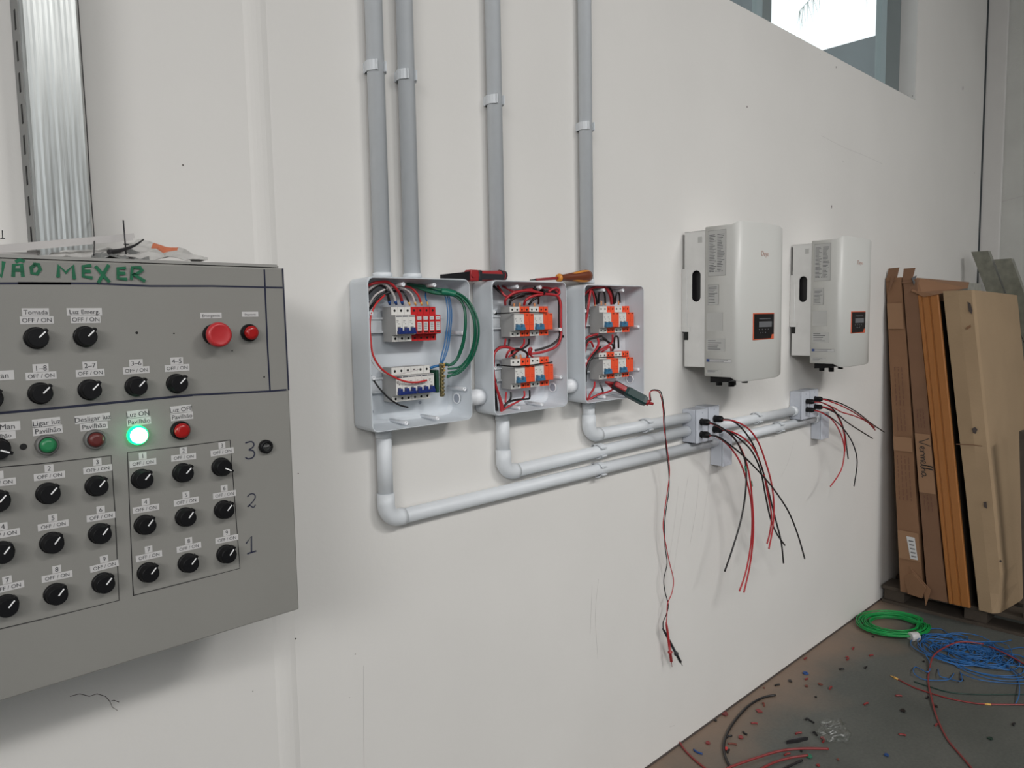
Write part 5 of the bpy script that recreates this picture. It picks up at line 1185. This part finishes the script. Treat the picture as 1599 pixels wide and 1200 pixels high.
fcable([(1211, 1086), (1192, 1090), (1172, 1101), (1153, 1120), (1138, 1142), (1131, 1163), (1133, 1182), (1142, 1200), (1150, 1212)], .0046, 'wire_black', 'thick black cable curved like a bow near the wall')
fcable([(1062, 1160), (1070, 1172), (1085, 1187), (1105, 1203), (1120, 1212)], .0036, 'floor_red', 'red cable emerging at the foot of the wall', h=[.004, 0, 0, 0, 0])
fcable([(1294, 1170), (1255, 1169.5), (1220, 1173), (1185, 1183), (1145, 1197), (1120, 1208)], .0045, 'floor_red', 'upper of two thick red cables at bottom edge', h=[.004]*6)
fcable([(1262, 1180), (1235, 1184), (1210, 1191), (1190, 1201), (1175, 1212)], .0042, 'floor_red', 'lower thick red cable with green tip at bottom edge', h=[.002]*5)
fcable([(1253, 1188), (1235, 1196), (1215, 1207)], .0042, 'wire_black', 'short black cable end at the bottom edge')
# green scrap, plastic bag, dark chunk
def scrap(x, y, col, L_, ang, label, group, kind='tube', r=.0036, lift=0, z=None):
    p = Pz(x, y, 0); a = math.radians(ang); d = V((math.cos(a), math.sin(a), 0)); b = MB()
    if kind == 'tube': b.tube([p-d*L_/2+V((0, 0, r+lift)), p+V((-d.y*L_*.12, d.x*L_*.12, r+lift)), p+d*L_/2+V((0, 0, r+lift))], r, 8, sub=3)
    elif kind == 'flat':
        e = V((-d.y, d.x, 0)); pts = [(-.5, -.25), (.1, -.4), (.5, -.1), (.35, .35), (-.3, .4)]
        b.prism(pts, lambda u, v, h: p+d*u*L_+e*v*L_+V((0, 0, h+.004*abs(u))), .0005, .0035)
    elif kind == 'ring':
        b.tube([p+V((math.cos(q)*L_*.4, math.sin(q)*L_*.4, r)) for q in [k*PI/4 for k in range(8)]], r, 8, sub=2, closed=True)
    elif kind == 'hook':
        e = V((-d.y, d.x, 0)); b.tube([p-d*L_*.5+V((0, 0, r)), p+V((0, 0, r)), p+d*L_*.35+e*L_*.2+V((0, 0, r+.004)), p+d*L_*.2+e*L_*.45+V((0, 0, r+.002))], r, 8, sub=4)
    o = b.build('cable_offcut', col); return tag(o, label, 'cable scrap', group)
R_, K_, B_, W_ = 'floor_red', 'wire_black', 'ferrule_blue', 'chip_brown'
GS = 'cable scraps scattered on the floor'
sc = [
 (1333, 1014, R_, .024, 10, 'small dark red scrap nearest below the green coil', 'tube'),
 (1325, 1030.5, R_, .030, 0, 'hooked red scrap left of centre below the green coil', 'hook'),
 (1361, 1025, R_, .022, -20, 'red scrap to the right, between green coil and blue heap', 'tube'),
 (1352.5, 1044, K_, .022, 5, 'black scrap below the green coil, right one of two', 'tube'),
 (1315, 1046.5, K_, .022, -30, 'black scrap below the green coil, left one of two', 'tube'),
 (1258.5, 1030, R_, .022, 0, 'thin red scrap close to wall, farthest up the floor', 'tube'),
 (1258.5, 1053, B_, .022, 30, 'blue ring-shaped scrap near the wall', 'ring'),
 (1260, 1062, R_, .016, -10, 'small red scrap just below the blue ring', 'tube'),
 (1234.5, 1065, K_, .020, 40, 'stubby black scrap near the wall, left of blue ring', 'flat'),
 (1214.5, 1071.5, K_, .024, -20, 'black scrap near the tip of the bow-shaped black cable', 'tube'),
 (1260, 1073, W_, .016, 20, 'small brown scrap below the blue ring', 'flat'),
 (1281.5, 1070, W_, .020, 70, 'dark red chip right of the blue ring', 'flat'),
 (1297.5, 1076, R_, .026, 5, 'flat light red scrap right of the dark red chip', 'tube'),
 (1274.5, 1090, K_, .010, 0, 'tiny black crumb in the middle of the floor', 'flat'),
 (1193.5, 1076, W_, .008, 0, 'tiny brown crumb near the wall joint', 'flat'),
 (1194, 1102.5, W_, .018, 20, 'small brown scrap right of the bow-shaped cable', 'hook'),
 (1186, 1112, R_, .026, 60, 'triangular red scrap right of the bow-shaped cable', 'flat'),
 (1178.5, 1131.5, R_, .024, -50, 'thin red scrap inside the curve of black cable', 'tube'),
 (1164, 1147, K_, .020, 70, 'upright-looking black scrap inside the curve of black cable', 'tube'),
 (1157.5, 1153, R_, .022, 30, 'rosy scrap beside the black one inside the curve', 'flat'),
 (1138.5, 1153, K_, .034, -10, 'black scrap touching the inside of bow-shaped cable', 'tube'),
 (1144, 1164, W_, .030, -55, 'dark brown scrap near the bow-shaped cable', 'tube'),
 (1134, 1171, 'wire_red_bright', .020, 20, 'bright orange-red scrap against the bow-shaped cable', 'flat'),
 (1138, 1175, K_, .022, 15, 'black scrap just below the bright orange-red one', 'tube'),
 (1132.5, 1116.5, 'scrap_red', .030, 20, 'large dark red clump at the foot of wall', 'flat'),
 (1118, 1127, K_, .012, 0, 'black crumb at the foot of wall', 'flat'),
 (1106, 1162, R_, .020, 30, 'dark red scrap left of the blue tube scrap', 'flat'),
 (1090.5, 1176, B_, .036, 88, 'bright blue tube scrap near the wall at bottom', 'tube'),
 (1266, 1127, K_, .034, 70, 'curled black scrap above the dark chunk', 'hook'),
 (1291.5, 1134, K_, .018, 30, 'round black scrap left of the clear plastic', 'flat'),
 (1274.5, 1148, K_, .018, 50, 'dark hooked scrap between chunk and clear plastic', 'hook'),
 (1247.5, 1147, R_, .026, -30, 'red scrap above the dark chunk', 'tube'),
 (1287, 1158, R_, .030, 10, 'red scrap beside the clear plastic', 'hook'),
 (1230, 1180, R_, .026, -20, 'red scrap between the two thick red cables', 'tube'),
 (1253, 1173, K_, .024, 15, 'black scrap beneath the dark chunk', 'tube'),
 (1264, 1183, 'tape_green', .026, 10, 'green tape scrap at tip of lower red cable', 'flat'),
 (1353, 1101, R_, .026, -10, 'red scrap alone in the centre of the floor', 'tube'),
 (1404, 1088.5, R_, .024, -50, 'pinkish red scrap below the yellow ferrule', 'tube'),
 (1410.5, 1111.5, K_, .024, 20, 'dark scrap centre right, left of the long red cable', 'flat'),
 (1449, 1091.5, K_, .020, 5, 'thin black scrap by the crossing of red cables', 'tube'),
 (1462, 1104.5, K_, .018, 30, 'black chip touching the long red cable', 'flat'),
 (1463, 1134, R_, .020, 0, 'faint red scrap left of the long red cable', 'tube'),
 (1409.5, 1149.5, R_, .024, -60, 'pale red scrap on the open lower floor', 'tube'),
 (1385, 1181, B_, .018, 20, 'small blue chip on the open lower floor', 'flat'),
 (1547, 1155, 'wire_darkgreen', .020, 0, 'dark green scrap at the lower right', 'flat'),
 (1584, 1133, K_, .022, 0, 'dark scrap by the right edge', 'tube'),
 (1443, 1034.5, K_, .012, 0, 'black crumb at left of the blue heap', 'flat'),
 (1503, 1063.5, K_, .016, 0, 'dark chip under the blue heap', 'flat'),
 (1364, 996, K_, .014, 0, 'dark chip below the green coil rim', 'flat'),
 (1501, 1062, B_, .014, 30, 'dark blue chip at the end of a blue loop', 'tube'),
 (1278, 1197, R_, .014, 0, 'tiny red crumb at the very bottom edge', 'flat'),
 (1309, 1188, W_, .010, 0, 'tiny brown crumb at the bottom of floor', 'flat'),
]
for (x, y, m, L_, ang, lab, kd) in sc: scrap(x, y, m, L_, ang, lab, GS, kd, r=.0035 if L_ > .015 else .0025)
p = Pz(1247, 1160, 0); b = MB(); b.prism([(-.05, -.0), (-.02, -.018), (.02, -.022), (.032, .004), (.01, .024), (-.03, .02)], lambda u, v, h: V((p.x+u*.8-v*.6, p.y-u*.5+v*.6, h+.006*(u > 0))), .0005, .012)
tag(b.build('rubber_chunk', 'black_rubber'), 'dark angular rubber chunk left of the clear plastic', 'scrap')
p = Pz(1302, 1150, 0); bm = bmesh.new(); bmesh.ops.create_icosphere(bm, subdivisions=4, radius=1)
for v in bm.verts:
    n_ = v.co.normalized(); k = 1+.5*noise.noise(n_*2+V((3, 1, 2)))+.16*noise.noise(n_*4.5)
    v.co = V((p.x+n_.x*.062*k, p.y+n_.y*.05*k, max(.001, .022+n_.z*.026*k)))
b = MB(); b.bm(bm, 0, True); tag(b.build('plastic_bag', 'bag_film'), 'crumpled clear plastic bag on the concrete floor', 'plastic bag')
